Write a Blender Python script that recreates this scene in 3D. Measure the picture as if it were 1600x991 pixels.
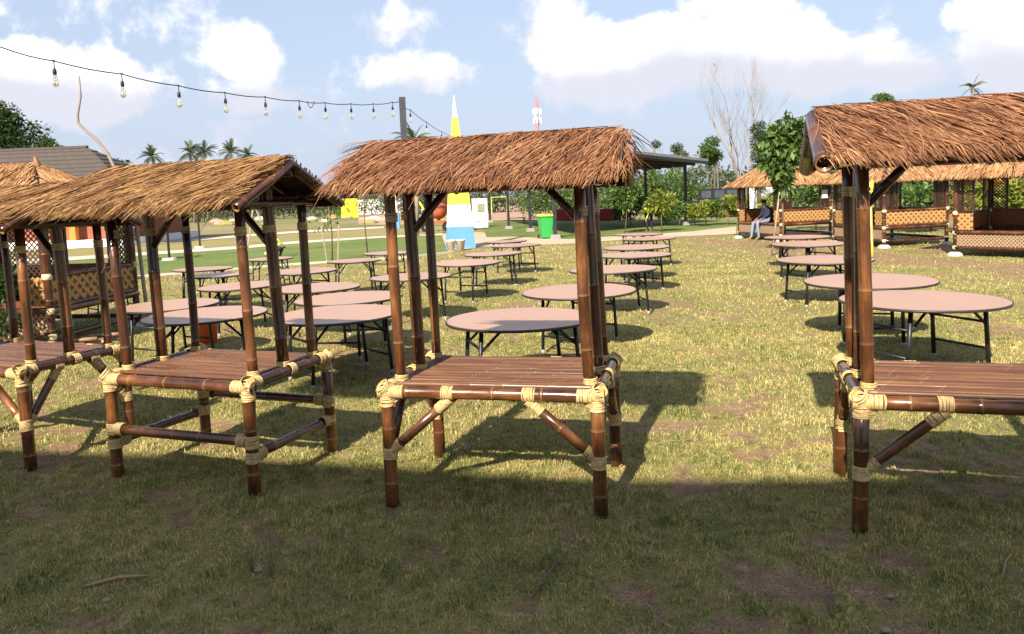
import bpy, math, random
import numpy as np
from mathutils import Vector, Matrix
for o in list(bpy.data.objects): bpy.data.objects.remove(o)
S = bpy.context.scene
COL = S.collection

# ------------------------------------------------------------------ camera
cd = bpy.data.cameras.new('camera'); cam = bpy.data.objects.new('camera', cd); COL.objects.link(cam)
cd.sensor_width = 36; cd.lens = 27.0; cd.shift_y = -80.5/1600
cd.clip_start = .05; cd.clip_end = 4000
cam.matrix_world = Matrix.Translation((0, 0, 2.0)) @ Matrix([[0.999194, 0.040132, 0.0], [-0.00363, 0.090388, -0.9959], [-0.039967, 0.995098, 0.090461]]).to_4x4()
S.camera = cam
# ------------------------------------------------------------------ exposure
S.render.engine = 'CYCLES'; S.cycles.use_denoising = True; S.cycles.max_bounces = 6; S.cycles.diffuse_bounces = 3; S.cycles.glossy_bounces = 2; S.cycles.transmission_bounces = 4; S.cycles.transparent_max_bounces = 4
S.view_settings.view_transform = 'Standard'; S.view_settings.look = 'None'
S.view_settings.exposure = 1.92; S.view_settings.gamma = 1
# ------------------------------------------------------------------ sun
SUN_TRAVEL = Vector((.5, 1.25, -1.0))
sd = bpy.data.lights.new('sun', 'SUN'); so = bpy.data.objects.new('sun', sd); COL.objects.link(so)
sd.energy = 2.75; sd.angle = math.radians(.53); sd.color = (1, .90, .74)
so.rotation_euler = SUN_TRAVEL.to_track_quat('-Z', 'Y').to_euler(); so.location = (-10, -25, 20)
# ------------------------------------------------------------------ sky with clouds
W = bpy.data.worlds.new('World'); S.world = W; W.use_nodes = True
nt = W.node_tree; N = nt.nodes; N.clear()
def wn(t, **k):
    n = N.new(t)
    for a, b in k.items(): setattr(n, a, b)
    return n
def wl(a, b): nt.links.new(a, b)
def wm(op, a, b=None, c=None):
    n = wn('ShaderNodeMath', operation=op)
    for i, v in enumerate((a, b, c)):
        if v is None: continue
        if isinstance(v, (int, float)): n.inputs[i].default_value = v
        else: wl(v, n.inputs[i])
    return n.outputs[0]
sky = wn('ShaderNodeTexSky', sky_type='NISHITA', sun_disc=False)
sky.sun_elevation = math.radians(36.6); sky.sun_rotation = math.radians(201.8)
sky.air_density = 1.0; sky.dust_density = 1.2; sky.ozone_density = 1.5
tc = wn('ShaderNodeTexCoord'); sx = wn('ShaderNodeSeparateXYZ'); wl(tc.outputs['Generated'], sx.inputs[0])
X_, Y_, Z_ = sx.outputs
az = wm('ARCTAN2', X_, Y_); el = wm('ARCSINE', Z_)
def noise(scale, detail, rough, vec, dist=0.0):
    n = wn('ShaderNodeTexNoise'); n.inputs['Scale'].default_value = scale; n.inputs['Detail'].default_value = detail
    n.inputs['Roughness'].default_value = rough; n.inputs['Distortion'].default_value = dist
    wl(vec, n.inputs['Vector']); return n.outputs['Fac']
fb = noise(9.0, 6, .60, tc.outputs['Generated'], .15)
lo = noise(3.1, 3, .5, tc.outputs['Generated'], .3)
# cumulus banks: (azimuth, elevation) of the middle, half width, half height, strength
CL = [((-0.3071,0.1762), .052, .050, 1.0), ((-0.3086,0.1328), .10, .036, .75), ((-0.3602,0.1251), .11, .03, .5),
      ((-0.5190,0.1366), .16, .050, .95), ((-0.5534,0.1554), .09, .035, .95), ((-0.6531,0.1435), .16, .06, .9),
      ((0.1154,0.1413), .075, .045, 1.0), ((0.1881,0.1678), .10, .052, 1.1), ((0.2959,0.1630), .13, .055, 1.1),
      ((0.4040,0.1416), .13, .050, 1.0), ((0.4777,0.1218), .08, .034, .8), ((0.0610,0.2099), .10, .06, .55),
      ((0.5838,0.1376), .075, .055, 1.1), ((0.5631,0.1745), .07, .026, 1.0), ((0.6720,0.1312), .13, .07, 1.0),
      ((-0.1044,0.1539), .085, .026, .62), ((-0.1646,0.2233), .10, .03, .4), ((0.2514,0.2188), .05, .025, .6),
      ((-0.0764,0.2261), .07, .02, .4)]
dens = None
hgt = None
for (a0, e0), wa, we, st in CL:
    du = wm('DIVIDE', wm('SUBTRACT', az, a0), wa); dv = wm('DIVIDE', wm('SUBTRACT', el, e0), we)
    r2 = wm('ADD', wm('MULTIPLY', du, du), wm('MULTIPLY', dv, dv))
    g = wm('MULTIPLY', wm('EXPONENT', wm('MULTIPLY', r2, -1.0)), st)
    dens = g if dens is None else wm('MAXIMUM', dens, g)
    hh = wm('MULTIPLY', g, dv)
    hgt = hh if hgt is None else wm('ADD', hgt, hh)
# loose clouds all over the sky
gen = wm('MULTIPLY', wm('SUBTRACT', lo, .425), 2.6)
dens = wm('MAXIMUM', dens, wm('MULTIPLY', gen, .8))
d2 = wm('ADD', dens, wm('MULTIPLY', wm('SUBTRACT', fb, .5), 2.0))
mr = wn('ShaderNodeMapRange', interpolation_type='SMOOTHSTEP'); wl(d2, mr.inputs[0])
mr.inputs[1].default_value = .34; mr.inputs[2].default_value = .66
cmask = mr.outputs[0]
# cloud body: crisp white crowns, lavender grey flat undersides
lit = wm('ADD', wm('MULTIPLY', hgt, .55), wm('MULTIPLY', wm('SUBTRACT', fb, .5), 1.2))
mr2 = wn('ShaderNodeMapRange', interpolation_type='SMOOTHSTEP'); wl(lit, mr2.inputs[0])
mr2.inputs[1].default_value = -.22; mr2.inputs[2].default_value = .80
cc = wn('ShaderNodeMix', data_type='RGBA'); wl(mr2.outputs[0], cc.inputs[0])
cc.inputs[6].default_value = (.212, .217, .246, 1); cc.inputs[7].default_value = (.50, .488, .484, 1)
# clear sky plus the pale veil near the horizon
bs = wn('ShaderNodeVectorMath', operation='SCALE'); wl(sky.outputs[0], bs.inputs[0]); bs.inputs[3].default_value = .055
veil = wn('ShaderNodeMix', data_type='RGBA')
vf = wn('ShaderNodeMapRange', interpolation_type='SMOOTHSTEP'); wl(el, vf.inputs[0])
vf.inputs[1].default_value = -.02; vf.inputs[2].default_value = .36; vf.inputs[3].default_value = .95; vf.inputs[4].default_value = .60
wl(vf.outputs[0], veil.inputs[0]); wl(bs.outputs[0], veil.inputs[6]); veil.inputs[7].default_value = (.160, .181, .226, 1)
fin = wn('ShaderNodeMix', data_type='RGBA'); wl(cmask, fin.inputs[0]); wl(veil.outputs[2], fin.inputs[6]); wl(cc.outputs[2], fin.inputs[7])
bg = wn('ShaderNodeBackground'); wl(fin.outputs[2], bg.inputs[0]); bg.inputs[1].default_value = 1.0
W.cycles.sampling_method = 'MANUAL'; W.cycles.sample_map_resolution = 512
wo = wn('ShaderNodeOutputWorld'); wl(bg.outputs[0], wo.inputs[0])

# ------------------------------------------------------------------ helpers
rng = np.random.default_rng(7); random.seed(7)
def V(*a): return np.array(a, float)
def nrm(v): v = np.asarray(v, float); return v/ (np.linalg.norm(v)+1e-12)
class MB:
    """collects vertices, faces and per-vertex attributes, then links ONE mesh object"""
    def __init__(s): s.v = []; s.f = []; s.m = []; s.a = {}
    def add(s, vs, fs, mi=0, **at):
        b = len(s.v); s.v += [tuple(map(float, p)) for p in vs]; s.f += [tuple(i+b for i in f) for f in fs]; s.m += [mi]*len(fs)
        for k, x in at.items(): s.a.setdefault(k, {})[b] = x
        return s
    def box(s, c, sz, rz=0, mi=0, top=1.0):
        hx, hy, hz = sz[0]/2, sz[1]/2, sz[2]/2; vs = []
        for z, k in ((-hz, 1), (hz, top)):
            for x, y in ((-hx, -hy), (hx, -hy), (hx, hy), (-hx, hy)):
                x *= k; y *= k
                vs.append((c[0]+x*math.cos(rz)-y*math.sin(rz), c[1]+x*math.sin(rz)+y*math.cos(rz), c[2]+z))
        return s.add(vs, [(3,2,1,0), (4,5,6,7), (0,1,5,4), (1,2,6,5), (2,3,7,6), (3,0,4,7)], mi)
    def beam(s, a, b, w, h, mi=0, up=(0,0,1)):
        a = V(*a); b = V(*b); d = nrm(b-a); u = V(*up)
        if abs(d@u) > .98: u = V(1, 0, 0)
        x = nrm(np.cross(d, u)); y = np.cross(x, d); vs = []
        for p in (a, b):
            for i, j in ((-1,-1), (1,-1), (1,1), (-1,1)): vs.append(p+x*i*w/2+y*j*h/2)
        return s.add(vs, [(3,2,1,0), (4,5,6,7), (0,1,5,4), (1,2,6,5), (2,3,7,6), (3,0,4,7)], mi)
    def tube(s, pts, rad, k=8, mi=0, cap=True):
        pts = [V(*p) for p in pts]; n = len(pts)
        if not hasattr(rad, '__len__'): rad = [rad]*n
        d0 = nrm(pts[1]-pts[0]); u = V(0,0,1) if abs(d0[2]) < .9 else V(1,0,0)
        x = nrm(np.cross(d0, u)); vs = []
        for i, p in enumerate(pts):
            d = nrm(pts[min(i+1, n-1)]-pts[max(i-1, 0)]); x = nrm(x-d*(x@d)); y = np.cross(d, x)
            for j in range(k):
                t = 2*math.pi*j/k; vs.append(p+(x*math.cos(t)+y*math.sin(t))*rad[i])
        fs = []
        for i in range(n-1):
            for j in range(k):
                a = i*k+j; b = i*k+(j+1) % k; fs.append((a, b, b+k, a+k))
        if cap: fs.append(tuple(range(k-1, -1, -1))); fs.append(tuple(range((n-1)*k, n*k)))
        return s.add(vs, fs, mi)
    def lathe(s, prof, k=20, c=(0,0,0), mi=0, sq=1.0):
        vs = []; n = len(prof)
        for r, z in prof:
            for j in range(k):
                t = 2*math.pi*j/k; vs.append((c[0]+r*math.cos(t), c[1]+r*sq*math.sin(t), c[2]+z))
        fs = []
        for i in range(n-1):
            for j in range(k):
                a = i*k+j; b = i*k+(j+1) % k; fs.append((a, b, b+k, a+k))
        if prof[0][0] > 1e-4: fs.append(tuple(range(k-1, -1, -1)))
        if prof[-1][0] > 1e-4: fs.append(tuple(range((n-1)*k, n*k)))
        return s.add(vs, fs, mi)
    def build(s, name, mat, parent=None, smooth=False, **kw):
        return obj(name, s.mesh(name, mat, smooth), parent, **kw)
    def mesh(s, name, mat, smooth=False):
        me = bpy.data.meshes.new(name); me.from_pydata(s.v, [], s.f)
        for m in (mat if isinstance(mat, (list, tuple)) else [mat]): me.materials.append(m)
        me.polygons.foreach_set('material_index', s.m)
        if smooth: me.polygons.foreach_set('use_smooth', [True]*len(s.f))
        for k, dct in s.a.items():
            first = next(iter(dct.values())); first = np.asarray(first, float)
            vec = first.ndim == 2
            at = me.attributes.new(k, 'FLOAT_VECTOR' if vec else 'FLOAT', 'POINT')
            data = np.zeros((len(s.v), 3) if vec else len(s.v))
            for b, x in dct.items(): x = np.asarray(x, float); data[b:b+len(x)] = x
            at.data.foreach_set('vector' if vec else 'value', data.astype(np.float32).ravel())
        me.update(); return me
def obj(name, me, parent=None, loc=None, rz=None, label=None, cat=None, group=None, kind=None):
    o = bpy.data.objects.new(name, me); COL.objects.link(o)
    if parent: o.parent = parent
    if loc is not None: o.location = loc
    if rz is not None: o.rotation_euler = (0, 0, rz)
    return tag(o, label, cat, group, kind)
def tag(o, label=None, cat=None, group=None, kind=None):
    if label: o['label'] = label
    if cat: o['category'] = cat
    if group: o['group'] = group
    if kind: o['kind'] = kind
    return o
def thing(name, loc, rz, label, cat, group=None):
    o = obj(name, None, None, loc, rz, label, cat, group); o.empty_display_size = .2; return o
def copy_tree(o, parent=None):
    c = o.copy(); COL.objects.link(c); c.parent = parent
    for ch in list(o.children): copy_tree(ch, c)
    return c
def npmesh(name, verts, faces, mat, smooth=False, **attrs):
    """big meshes straight from numpy arrays; faces is (n,3) or (n,4)"""
    me = bpy.data.meshes.new(name); verts = np.asarray(verts, np.float32); faces = np.asarray(faces, np.int32)
    k = faces.shape[1]
    me.vertices.add(len(verts)); me.vertices.foreach_set('co', verts.ravel())
    me.loops.add(faces.size); me.loops.foreach_set('vertex_index', faces.ravel())
    me.polygons.add(len(faces)); me.polygons.foreach_set('loop_start', np.arange(0, faces.size, k, dtype=np.int32))
    me.polygons.foreach_set('loop_total', np.full(len(faces), k, np.int32))
    if smooth: me.polygons.foreach_set('use_smooth', np.ones(len(faces), bool))
    me.materials.append(mat)
    for kk, x in attrs.items():
        at = me.attributes.new(kk, 'FLOAT', 'POINT'); at.data.foreach_set('value', np.asarray(x, np.float32))
    me.update(calc_edges=True); me.validate(); return me
def vnoise(x, y, seed=0):
    x = np.asarray(x, float); y = np.asarray(y, float)
    xi = np.floor(x).astype(int); yi = np.floor(y).astype(int); fx = x-xi; fy = y-yi
    fx = fx*fx*(3-2*fx); fy = fy*fy*(3-2*fy)
    def h(a, b):
        n = (a*374761393+b*668265263+seed*974711) & 0x7fffffff
        n = ((n ^ (n >> 13))*1274126177) & 0x7fffffff
        return ((n ^ (n >> 16)) & 0xffff)/65535.0
    return (h(xi,yi)*(1-fx)+h(xi+1,yi)*fx)*(1-fy)+(h(xi,yi+1)*(1-fx)+h(xi+1,yi+1)*fx)*fy
def fbm(x, y, oct=4, seed=0):
    s = 0; a = .5; t = 0
    for i in range(oct): s = s+a*vnoise(x*2**i+17*i, y*2**i+31*i, seed+i); t += a; a *= .55
    return s/t

# ------------------------------------------------------------------ materials
class Mat:
    def __init__(s, name):
        s.m = bpy.data.materials.new(name); s.m.use_nodes = True; s.t = s.m.node_tree; s.b = s.t.nodes['Principled BSDF']
    def n(s, t, **k):
        x = s.t.nodes.new(t)
        for a, b in k.items(): setattr(x, a, b)
        return x
    def l(s, a, b): s.t.links.new(a, b)
    def attr(s, name): return s.n('ShaderNodeAttribute', attribute_name=name)
    def pos(s): return s.n('ShaderNodeNewGeometry').outputs['Position']
    def objco(s): return s.n('ShaderNodeTexCoord').outputs['Object']
    def noise(s, vec, scale, detail=4, rough=.55, scl=None, dist=0):
        if scl is not None:
            mp = s.n('ShaderNodeMapping'); mp.inputs['Scale'].default_value = scl; s.l(vec, mp.inputs[0]); vec = mp.outputs[0]
        x = s.n('ShaderNodeTexNoise'); x.inputs['Scale'].default_value = scale; x.inputs['Detail'].default_value = detail
        x.inputs['Roughness'].default_value = rough; x.inputs['Distortion'].default_value = dist; s.l(vec, x.inputs['Vector']); return x.outputs['Fac']
    def ramp(s, fac, stops):
        r = s.n('ShaderNodeValToRGB'); e = r.color_ramp.elements
        while len(e) < len(stops): e.new(.5)
        for i, (p, c) in enumerate(stops): e[i].position = p; e[i].color = (*c, 1)
        s.l(fac, r.inputs[0]); return r.outputs[0]
    def mix(s, f, a, b, mode='MIX'):
        x = s.n('ShaderNodeMix', data_type='RGBA', blend_type=mode)
        for i, v in ((0, f), (6, a), (7, b)):
            if isinstance(v, (int, float)): x.inputs[i].default_value = v
            elif isinstance(v, tuple): x.inputs[i].default_value = (*v, 1)
            else: s.l(v, x.inputs[i])
        return x.outputs[2]
    def math(s, op, a, b=None, clamp=False):
        x = s.n('ShaderNodeMath', operation=op, use_clamp=clamp)
        for i, v in enumerate((a, b)):
            if v is None: continue
            if isinstance(v, (int, float)): x.inputs[i].default_value = v
            else: s.l(v, x.inputs[i])
        return x.outputs[0]
    def rng(s, f, a, b, c=0., d=1.):
        x = s.n('ShaderNodeMapRange', interpolation_type='SMOOTHSTEP'); s.l(f, x.inputs[0])
        for i, v in enumerate((a, b, c, d)): x.inputs[i+1].default_value = v
        return x.outputs[0]
    def bump(s, h, st=.3, dist=.01):
        x = s.n('ShaderNodeBump'); x.inputs['Strength'].default_value = st; x.inputs['Distance'].default_value = dist
        s.l(h, x.inputs['Height']); s.l(x.outputs[0], s.b.inputs['Normal'])
    def col(s, c, rough=.6, spec=.5, metal=0):
        if isinstance(c, tuple): s.b.inputs['Base Color'].default_value = (*c, 1)
        else: s.l(c, s.b.inputs['Base Color'])
        if isinstance(rough, (int, float)): s.b.inputs['Roughness'].default_value = rough
        else: s.l(rough, s.b.inputs['Roughness'])
        s.b.inputs['Specular IOR Level'].default_value = spec; s.b.inputs['Metallic'].default_value = metal
        return s
    def translucent(s, c, f=.3):
        tr = s.n('ShaderNodeBsdfTranslucent'); mx = s.n('ShaderNodeMixShader'); mx.inputs[0].default_value = f
        if isinstance(c, tuple): tr.inputs[0].default_value = (*c, 1)
        else: s.l(c, tr.inputs[0])
        out = s.t.nodes['Material Output']
        s.l(s.b.outputs[0], mx.inputs[1]); s.l(tr.outputs[0], mx.inputs[2]); s.l(mx.outputs[0], out.inputs[0]); return s
def plain(name, c, rough=.6, spec=.4, metal=0, var=.18, scale=6.0):
    """paint / plastic / metal with slight blotching and uneven gloss"""
    k = Mat(name); f = k.noise(k.objco(), scale, 5)
    c2 = tuple(x*(1-var) for x in c); c3 = tuple(min(1, x*(1+var)) for x in c)
    k.col(k.mix(f, c2, c3), k.rng(f, .3, .7, max(.05, rough-.08), min(1, rough+.1)), spec, metal); return k.m
def m_bamboo(name, dark, mid, amber, bias, rough=.24, coat=.25):
    k = Mat(name); a = k.attr('cu').outputs['Vector']; nd = k.attr('node').outputs['Fac']
    big = k.noise(a, 1.0, 3, .5, (5, 5, 2.3)); st = k.noise(a, 1.0, 5, .65, (150, 150, 3.5)); bl = k.noise(a, 1.0, 4, .6, (22, 22, 9))
    f = k.math('ADD', k.math('MULTIPLY', big, 1.15), k.math('MULTIPLY', st, .45)); f = k.math('ADD', f, k.math('MULTIPLY', bl, .3)); f = k.math('SUBTRACT', f, .48+bias)
    c = k.ramp(f, [(.12, dark), (.42, mid), (.85, amber)])
    c = k.mix(k.math('MULTIPLY', nd, .75), c, (.36, .20, .075))
    k.col(c, k.rng(bl, .3, .8, rough-.06, rough+.16), .5); k.b.inputs['Coat Weight'].default_value = coat; k.b.inputs['Coat Roughness'].default_value = .18
    k.bump(k.math('ADD', st, bl), .12, .004); return k.m
BAMBOO = m_bamboo('bamboo_brown', (.022, .009, .006), (.085, .030, .012), (.36, .145, .036), .05)
BAMBOO_D = m_bamboo('bamboo_dark', (.018, .008, .006), (.055, .018, .009), (.17, .055, .016), .06)
SLAT = m_bamboo('bamboo_slat', (.032, .013, .009), (.105, .046, .024), (.27, .135, .062), .0, .30, 0.1)
YELLOWB = m_bamboo('bamboo_yellow', (.42, .27, .05), (.60, .38, .06), (.70, .48, .10), 0, .4)
DRYB = m_bamboo('bamboo_dry', (.16, .10, .06), (.30, .19, .10), (.44, .30, .17), 0, .6)
def m_lash():
    k = Mat('rattan_lashing'); p = k.objco(); f = k.noise(p, 45.0, 4, .6); g = k.noise(p, 14, 3)
    k.col(k.mix(k.math('MULTIPLY', g, .5), k.ramp(f, [(.25, (.30, .19, .075)), (.55, (.55, .40, .18)), (.85, (.70, .56, .29))]), (.50, .36, .16)), .55, .35); k.bump(f, .5, .004); return k.m
LASH = m_lash()
def m_thatch(name, c0, c1, c2, c3):
    k = Mat(name); r = k.attr('rnd').outputs['Fac']; p = k.objco(); f = k.noise(p, 5.0, 5, .65); g = k.noise(p, 60, 2)
    t = k.math('ADD', k.math('MULTIPLY', r, .62), k.math('MULTIPLY', f, .38)); t = k.math('ADD', t, k.math('MULTIPLY', k.math('SUBTRACT', g, .5), .3)); t = k.math('ADD', t, k.math('MULTIPLY', k.math('SUBTRACT', f, .5), .35))
    c = k.ramp(t, [(.08, c0), (.40, c1), (.70, c2), (.95, c3)]); k.col(c, .62, .3); k.translucent(c, .15); return k.m
THATCH_RED = m_thatch('thatch_reddish', (.085, .034, .020), (.24, .105, .050), (.37, .180, .088), (.58, .35, .19))
THATCH_STRAW = m_thatch('thatch_straw', (.070, .032, .015), (.24, .12, .048), (.40, .225, .090), (.60, .41, .19))
THATCH_TAN = m_thatch('thatch_tan', (.20, .085, .035), (.42, .22, .095), (.56, .33, .16), (.66, .44, .24))
UNDER = plain('thatch_underlay', (.050, .024, .015), .8, .2, var=.4, scale=18)
def m_tabletop():
    k = Mat('table_laminate'); p = k.pos(); f = k.noise(p, 1.7, 5, .6); g = k.rng(k.noise(p, 7, 6, .7), .45, .75)
    c = k.mix(f, (.375, .222, .156), (.44, .27, .19)); c = k.mix(k.math('MULTIPLY', g, .35), c, (.36, .205, .145))
    k.col(c, k.rng(f, .3, .7, .34, .5), .45); return k.m
TABLETOP = m_tabletop()
RIM = plain('table_rim', (.035, .025, .022), .45)
BLACK = plain('black_steel', (.014, .014, .016), .42, .5)
GREYFOOT = plain('grey_plastic_foot', (.30, .30, .30), .6)
def m_ground():
    k = Mat('lawn_ground'); p = k.pos(); g = k.attr('grassy').outputs['Fac']; far = k.attr('far').outputs['Fac']
    f1 = k.noise(p, 1.1, 5, .6); f2 = k.noise(p, 9, 6, .65); f3 = k.noise(p, 70, 4, .7)
    soil = k.ramp(f2, [(.25, (.16, .100, .062)), (.52, (.30, .19, .108)), (.8, (.45, .32, .20))])
    soil = k.mix(k.rng(f3, .42, .66), soil, (.13, .085, .05))
    turf = k.ramp(k.math('ADD', k.math('MULTIPLY', f1, .55), k.math('MULTIPLY', f2, .45)), [(.28, (.105, .110, .036)), (.5, (.210, .180, .065)), (.72, (.33, .26, .11))])
    turf = k.mix(k.rng(f3, .35, .75), turf, k.mix(.5, turf, (.30, .24, .10)))
    c = k.mix(k.rng(k.math('ADD', g, k.math('MULTIPLY', k.math('SUBTRACT', f2, .5), .5)), .22, .55), soil, turf)
    wild = k.ramp(k.noise(p, .05, 5, .6), [(.3, (.11, .135, .04)), (.5, (.21, .185, .08)), (.7, (.31, .235, .14))])
    c = k.mix(far, c, wild)
    k.col(c, .9, .2); k.bump(k.math('ADD', f2, f3), .6, .02); return k.m
GROUND = m_ground()
def m_blade():
    k = Mat('grass_blades'); r = k.attr('rnd').outputs['Fac']; p = k.pos(); f = k.noise(p, 1.4, 4, .6); g = k.noise(p, 9, 3, .6)
    t = k.math('ADD', k.math('MULTIPLY', r, .62), k.math('MULTIPLY', f, .38)); t = k.math('ADD', t, k.math('MULTIPLY', k.math('SUBTRACT', g, .5), 1.0)); t = k.math('ADD', t, k.math('SUBTRACT', k.math('MULTIPLY', k.noise(p, .55, 3), .8), .44))
    c = k.ramp(t, [(.06, (.070, .125, .028)), (.30, (.200, .235, .062)), (.54, (.450, .380, .135)), (.85, (.68, .53, .25))])
    k.col(c, .6, .25); k.translucent(c, .2); return k.m
BLADE = m_blade()
def m_leaf(name, c0, c1, c2, tr=.3):
    k = Mat(name); r = k.attr('rnd').outputs['Fac']; c = k.ramp(r, [(.1, c0), (.5, c1), (.92, c2)]); k.col(c, .45, .35); k.translucent(c, tr); return k.m
LEAF_D = m_leaf('leaves_dark', (.022, .045, .014), (.045, .085, .022), (.085, .130, .036))
LEAF_M = m_leaf('leaves_green', (.035, .075, .015), (.075, .140, .026), (.150, .220, .050))
LEAF_Y = m_leaf('leaves_lime', (.080, .120, .018), (.180, .230, .030), (.340, .340, .050))
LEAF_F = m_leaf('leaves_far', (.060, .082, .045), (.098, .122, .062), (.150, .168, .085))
PALM = m_leaf('palm_fronds', (.045, .070, .030), (.080, .110, .045), (.125, .150, .065))
FLOWER = m_leaf('flowers_red', (.30, .02, .04), (.55, .04, .10), (.70, .12, .18))
BARK = plain('bark_brown', (.15, .095, .065), .85, .2, var=.4, scale=14)
BARK_G = plain('bark_grey', (.27, .225, .195), .85, .2, var=.35, scale=9)
STAKE = plain('weathered_wood', (.34, .26, .18), .8, .2, var=.35, scale=10)
SAND = plain('path_sand', (.46, .36, .26), .9, .2, var=.2, scale=.8)
CONC = plain('pale_concrete', (.52, .45, .37), .85, .2, var=.18, scale=2)
def m_turf():
    k = Mat('green_turf'); p = k.pos(); f = k.noise(p, .35, 5, .65); g = k.noise(p, 3.5, 5, .7)
    t = k.math('ADD', k.math('MULTIPLY', f, .6), k.math('MULTIPLY', g, .4))
    k.col(k.ramp(t, [(.30, (.070, .125, .028)), (.5, (.125, .165, .045)), (.68, (.215, .20, .072))]), .9, .15); k.bump(g, .5, .03); return k.m
GREEN_TURF = m_turf()
DRY = plain('dry_field', (.25, .21, .085), .9, .15, var=.3, scale=.35)
EARTH = plain('bare_earth', (.36, .24, .17), .9, .15, var=.2, scale=.12)
STONE = plain('white_stone', (.46, .43, .38), .8, .3, var=.2, scale=12)
WHITE = plain('white_paint', (.78, .76, .74), .5, .4, var=.05)
BLUE = plain('blue_paint', (.10, .27, .68), .5, .4, var=.06)
YELLOW = plain('yellow_paint', (.78, .74, .06), .5, .4, var=.06)

# ================================================================== SETTING
def make_ground():
    def axis(lo_, hi_, step, far_, grow=1.12):
        a = list(np.arange(lo_, hi_+1e-6, step)); d = step
        while a[-1] < far_: d *= grow; a.append(a[-1]+d)
        d = step; b = []; x = lo_
        while x > -far_: d *= grow; x -= d; b.append(x)
        return np.array(b[::-1]+a)
    xs = axis(-7, 7, .07, 1500); ys = axis(2.4, 12, .06, 1500)
    ys = ys[ys > -60]
    XX, YY = np.meshgrid(xs, ys); g = grass_mask(XX, YY)
    near = np.clip(1-(np.hypot(XX, YY)-14)/10, 0, 1)
    Z = near*(.022*(fbm(XX*1.3, YY*1.3, 3, 5)-.5)+.020*(fbm(XX*6, YY*6, 2, 8)-.5)+.012*(g-.5)) - .004
    nx, ny = len(xs), len(ys); idx = np.arange(nx*ny).reshape(ny, nx)
    F_ = np.stack([idx[:-1,:-1], idx[:-1,1:], idx[1:,1:], idx[1:,:-1]], -1).reshape(-1, 4)
    far = np.clip((YY-46)/14, 0, 1)
    me = npmesh('ground', np.stack([XX, YY, Z], -1).reshape(-1, 3), F_, GROUND, True, grassy=g.ravel(), far=far.ravel())
    obj('ground', me, kind='structure')
def grass_mask(x, y):
    m = fbm(np.asarray(x)*.8, np.asarray(y)*.8, 2, 11)*.30+fbm(np.asarray(x)*3.6, np.asarray(y)*3.6, 3, 23)*.45+fbm(np.asarray(x)*11, np.asarray(y)*11, 2, 29)*.25
    x = np.asarray(x); y = np.asarray(y); dl = np.abs((x-11.4)+(y-19.7)*.235+1.6)/1.5; worn = np.exp(-dl*dl)*(y > 10)*(y < 32)
    g = np.clip((m-.335)/.16, 0, 1); return np.clip(g*(1-.75*worn*(.5+fbm(x*.8, y*.8, 2, 40))), 0, 1)
make_ground()
def sheet(name, pts, z, mat, thick=0.0):
    b = MB(); n = len(pts)
    b.add([(p[0], p[1], z) for p in pts], [tuple(range(n))]); return b.build(name, mat, kind='structure')
def band(name, near, far, z, mat):
    b = MB(); n = len(near); b.add([(p[0], p[1], z) for p in near]+[(p[0], p[1], z) for p in far], [(i, i+1, n+i+1, n+i) for i in range(n-1)])
    return b.build(name, mat, kind='structure')
band('turf', [(-17.36,20.71), (-12.81,22.50), (-10.84,23.56), (-7.31,25.74), (-3.57,26.83), (-2.34,28.29)], [(-25.46,30.50), (-17.61,34.26), (-13.05,37.04), (-11.33,39.95), (-7.26,42.47), (-3.76,41.81)], .012, GREEN_TURF)
band('turf', [(-1.21,37.97), (0.06,37.61), (2.49,33.65), (5.87,34.85), (8.41,35.78), (11.39,38.79)], [(-2.32,61.66), (0.13,58.76), (4.04,54.14), (8.64,51.21), (11.51,48.91), (13.59,46.26)], .014, GREEN_TURF)
band('path', [(-2.33,28.12), (-1.34,30.88), (2.24,30.44), (5.39,32.06), (7.61,32.40), (9.53,32.48)], [(-3.98,43.38), (-1.86,43.88), (2.49,33.65), (5.91,35.11), (8.48,36.05), (11.48,39.10)], .008, SAND)
band('path', [(-24.53,29.38), (-17.24,33.54), (-12.76,36.20), (-11.06,38.97), (-7.07,41.38), (-3.69,41.75)], [(-27.17,32.58), (-18.53,36.07), (-13.68,38.84), (-11.82,41.68), (-7.45,43.63), (-3.89,44.05)], .020, CONC)
band('path', [(-34.07,40.92), (-22.51,43.97), (-17.74,49.90), (-14.69,53.83), (-9.22,56.07)], [(-36.54,43.91), (-24.28,47.45), (-19.12,53.81), (-15.74,57.71), (-9.78,59.53)], .020, CONC)
band('dry_field', [(-27.54,33.03), (-18.67,36.34), (-13.79,39.16), (-11.92,42.04), (-7.52,44.03), (-3.96,44.87)], [(-33.50,40.23), (-22.31,43.57), (-17.56,49.39), (-14.53,53.24), (-9.12,55.42), (-4.84,55.17)], .012, DRY)
band('earth_lot', [(-13.08,66.26), (-4.65,57.38), (-1.94,62.75), (4.13,59.91), (9.45,55.98)], [(-32.88,167.43), (-12.05,150.50), (-4.43,146.76), (9.73,139.80), (22.61,133.46)], .03, EARTH)
def kerb(pts, w=.14, h=.06):
    b = MB()
    for p, q in zip(pts[:-1], pts[1:]): b.beam((p[0], p[1], h/2), (q[0], q[1], h/2), w, h)
    b.build('kerb', CONC, kind='structure')
kerb([(-17.21,20.53), (-12.69,22.29), (-10.74,23.33), (-7.23,25.46), (-3.53,26.53), (-2.32,27.95)])

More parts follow.
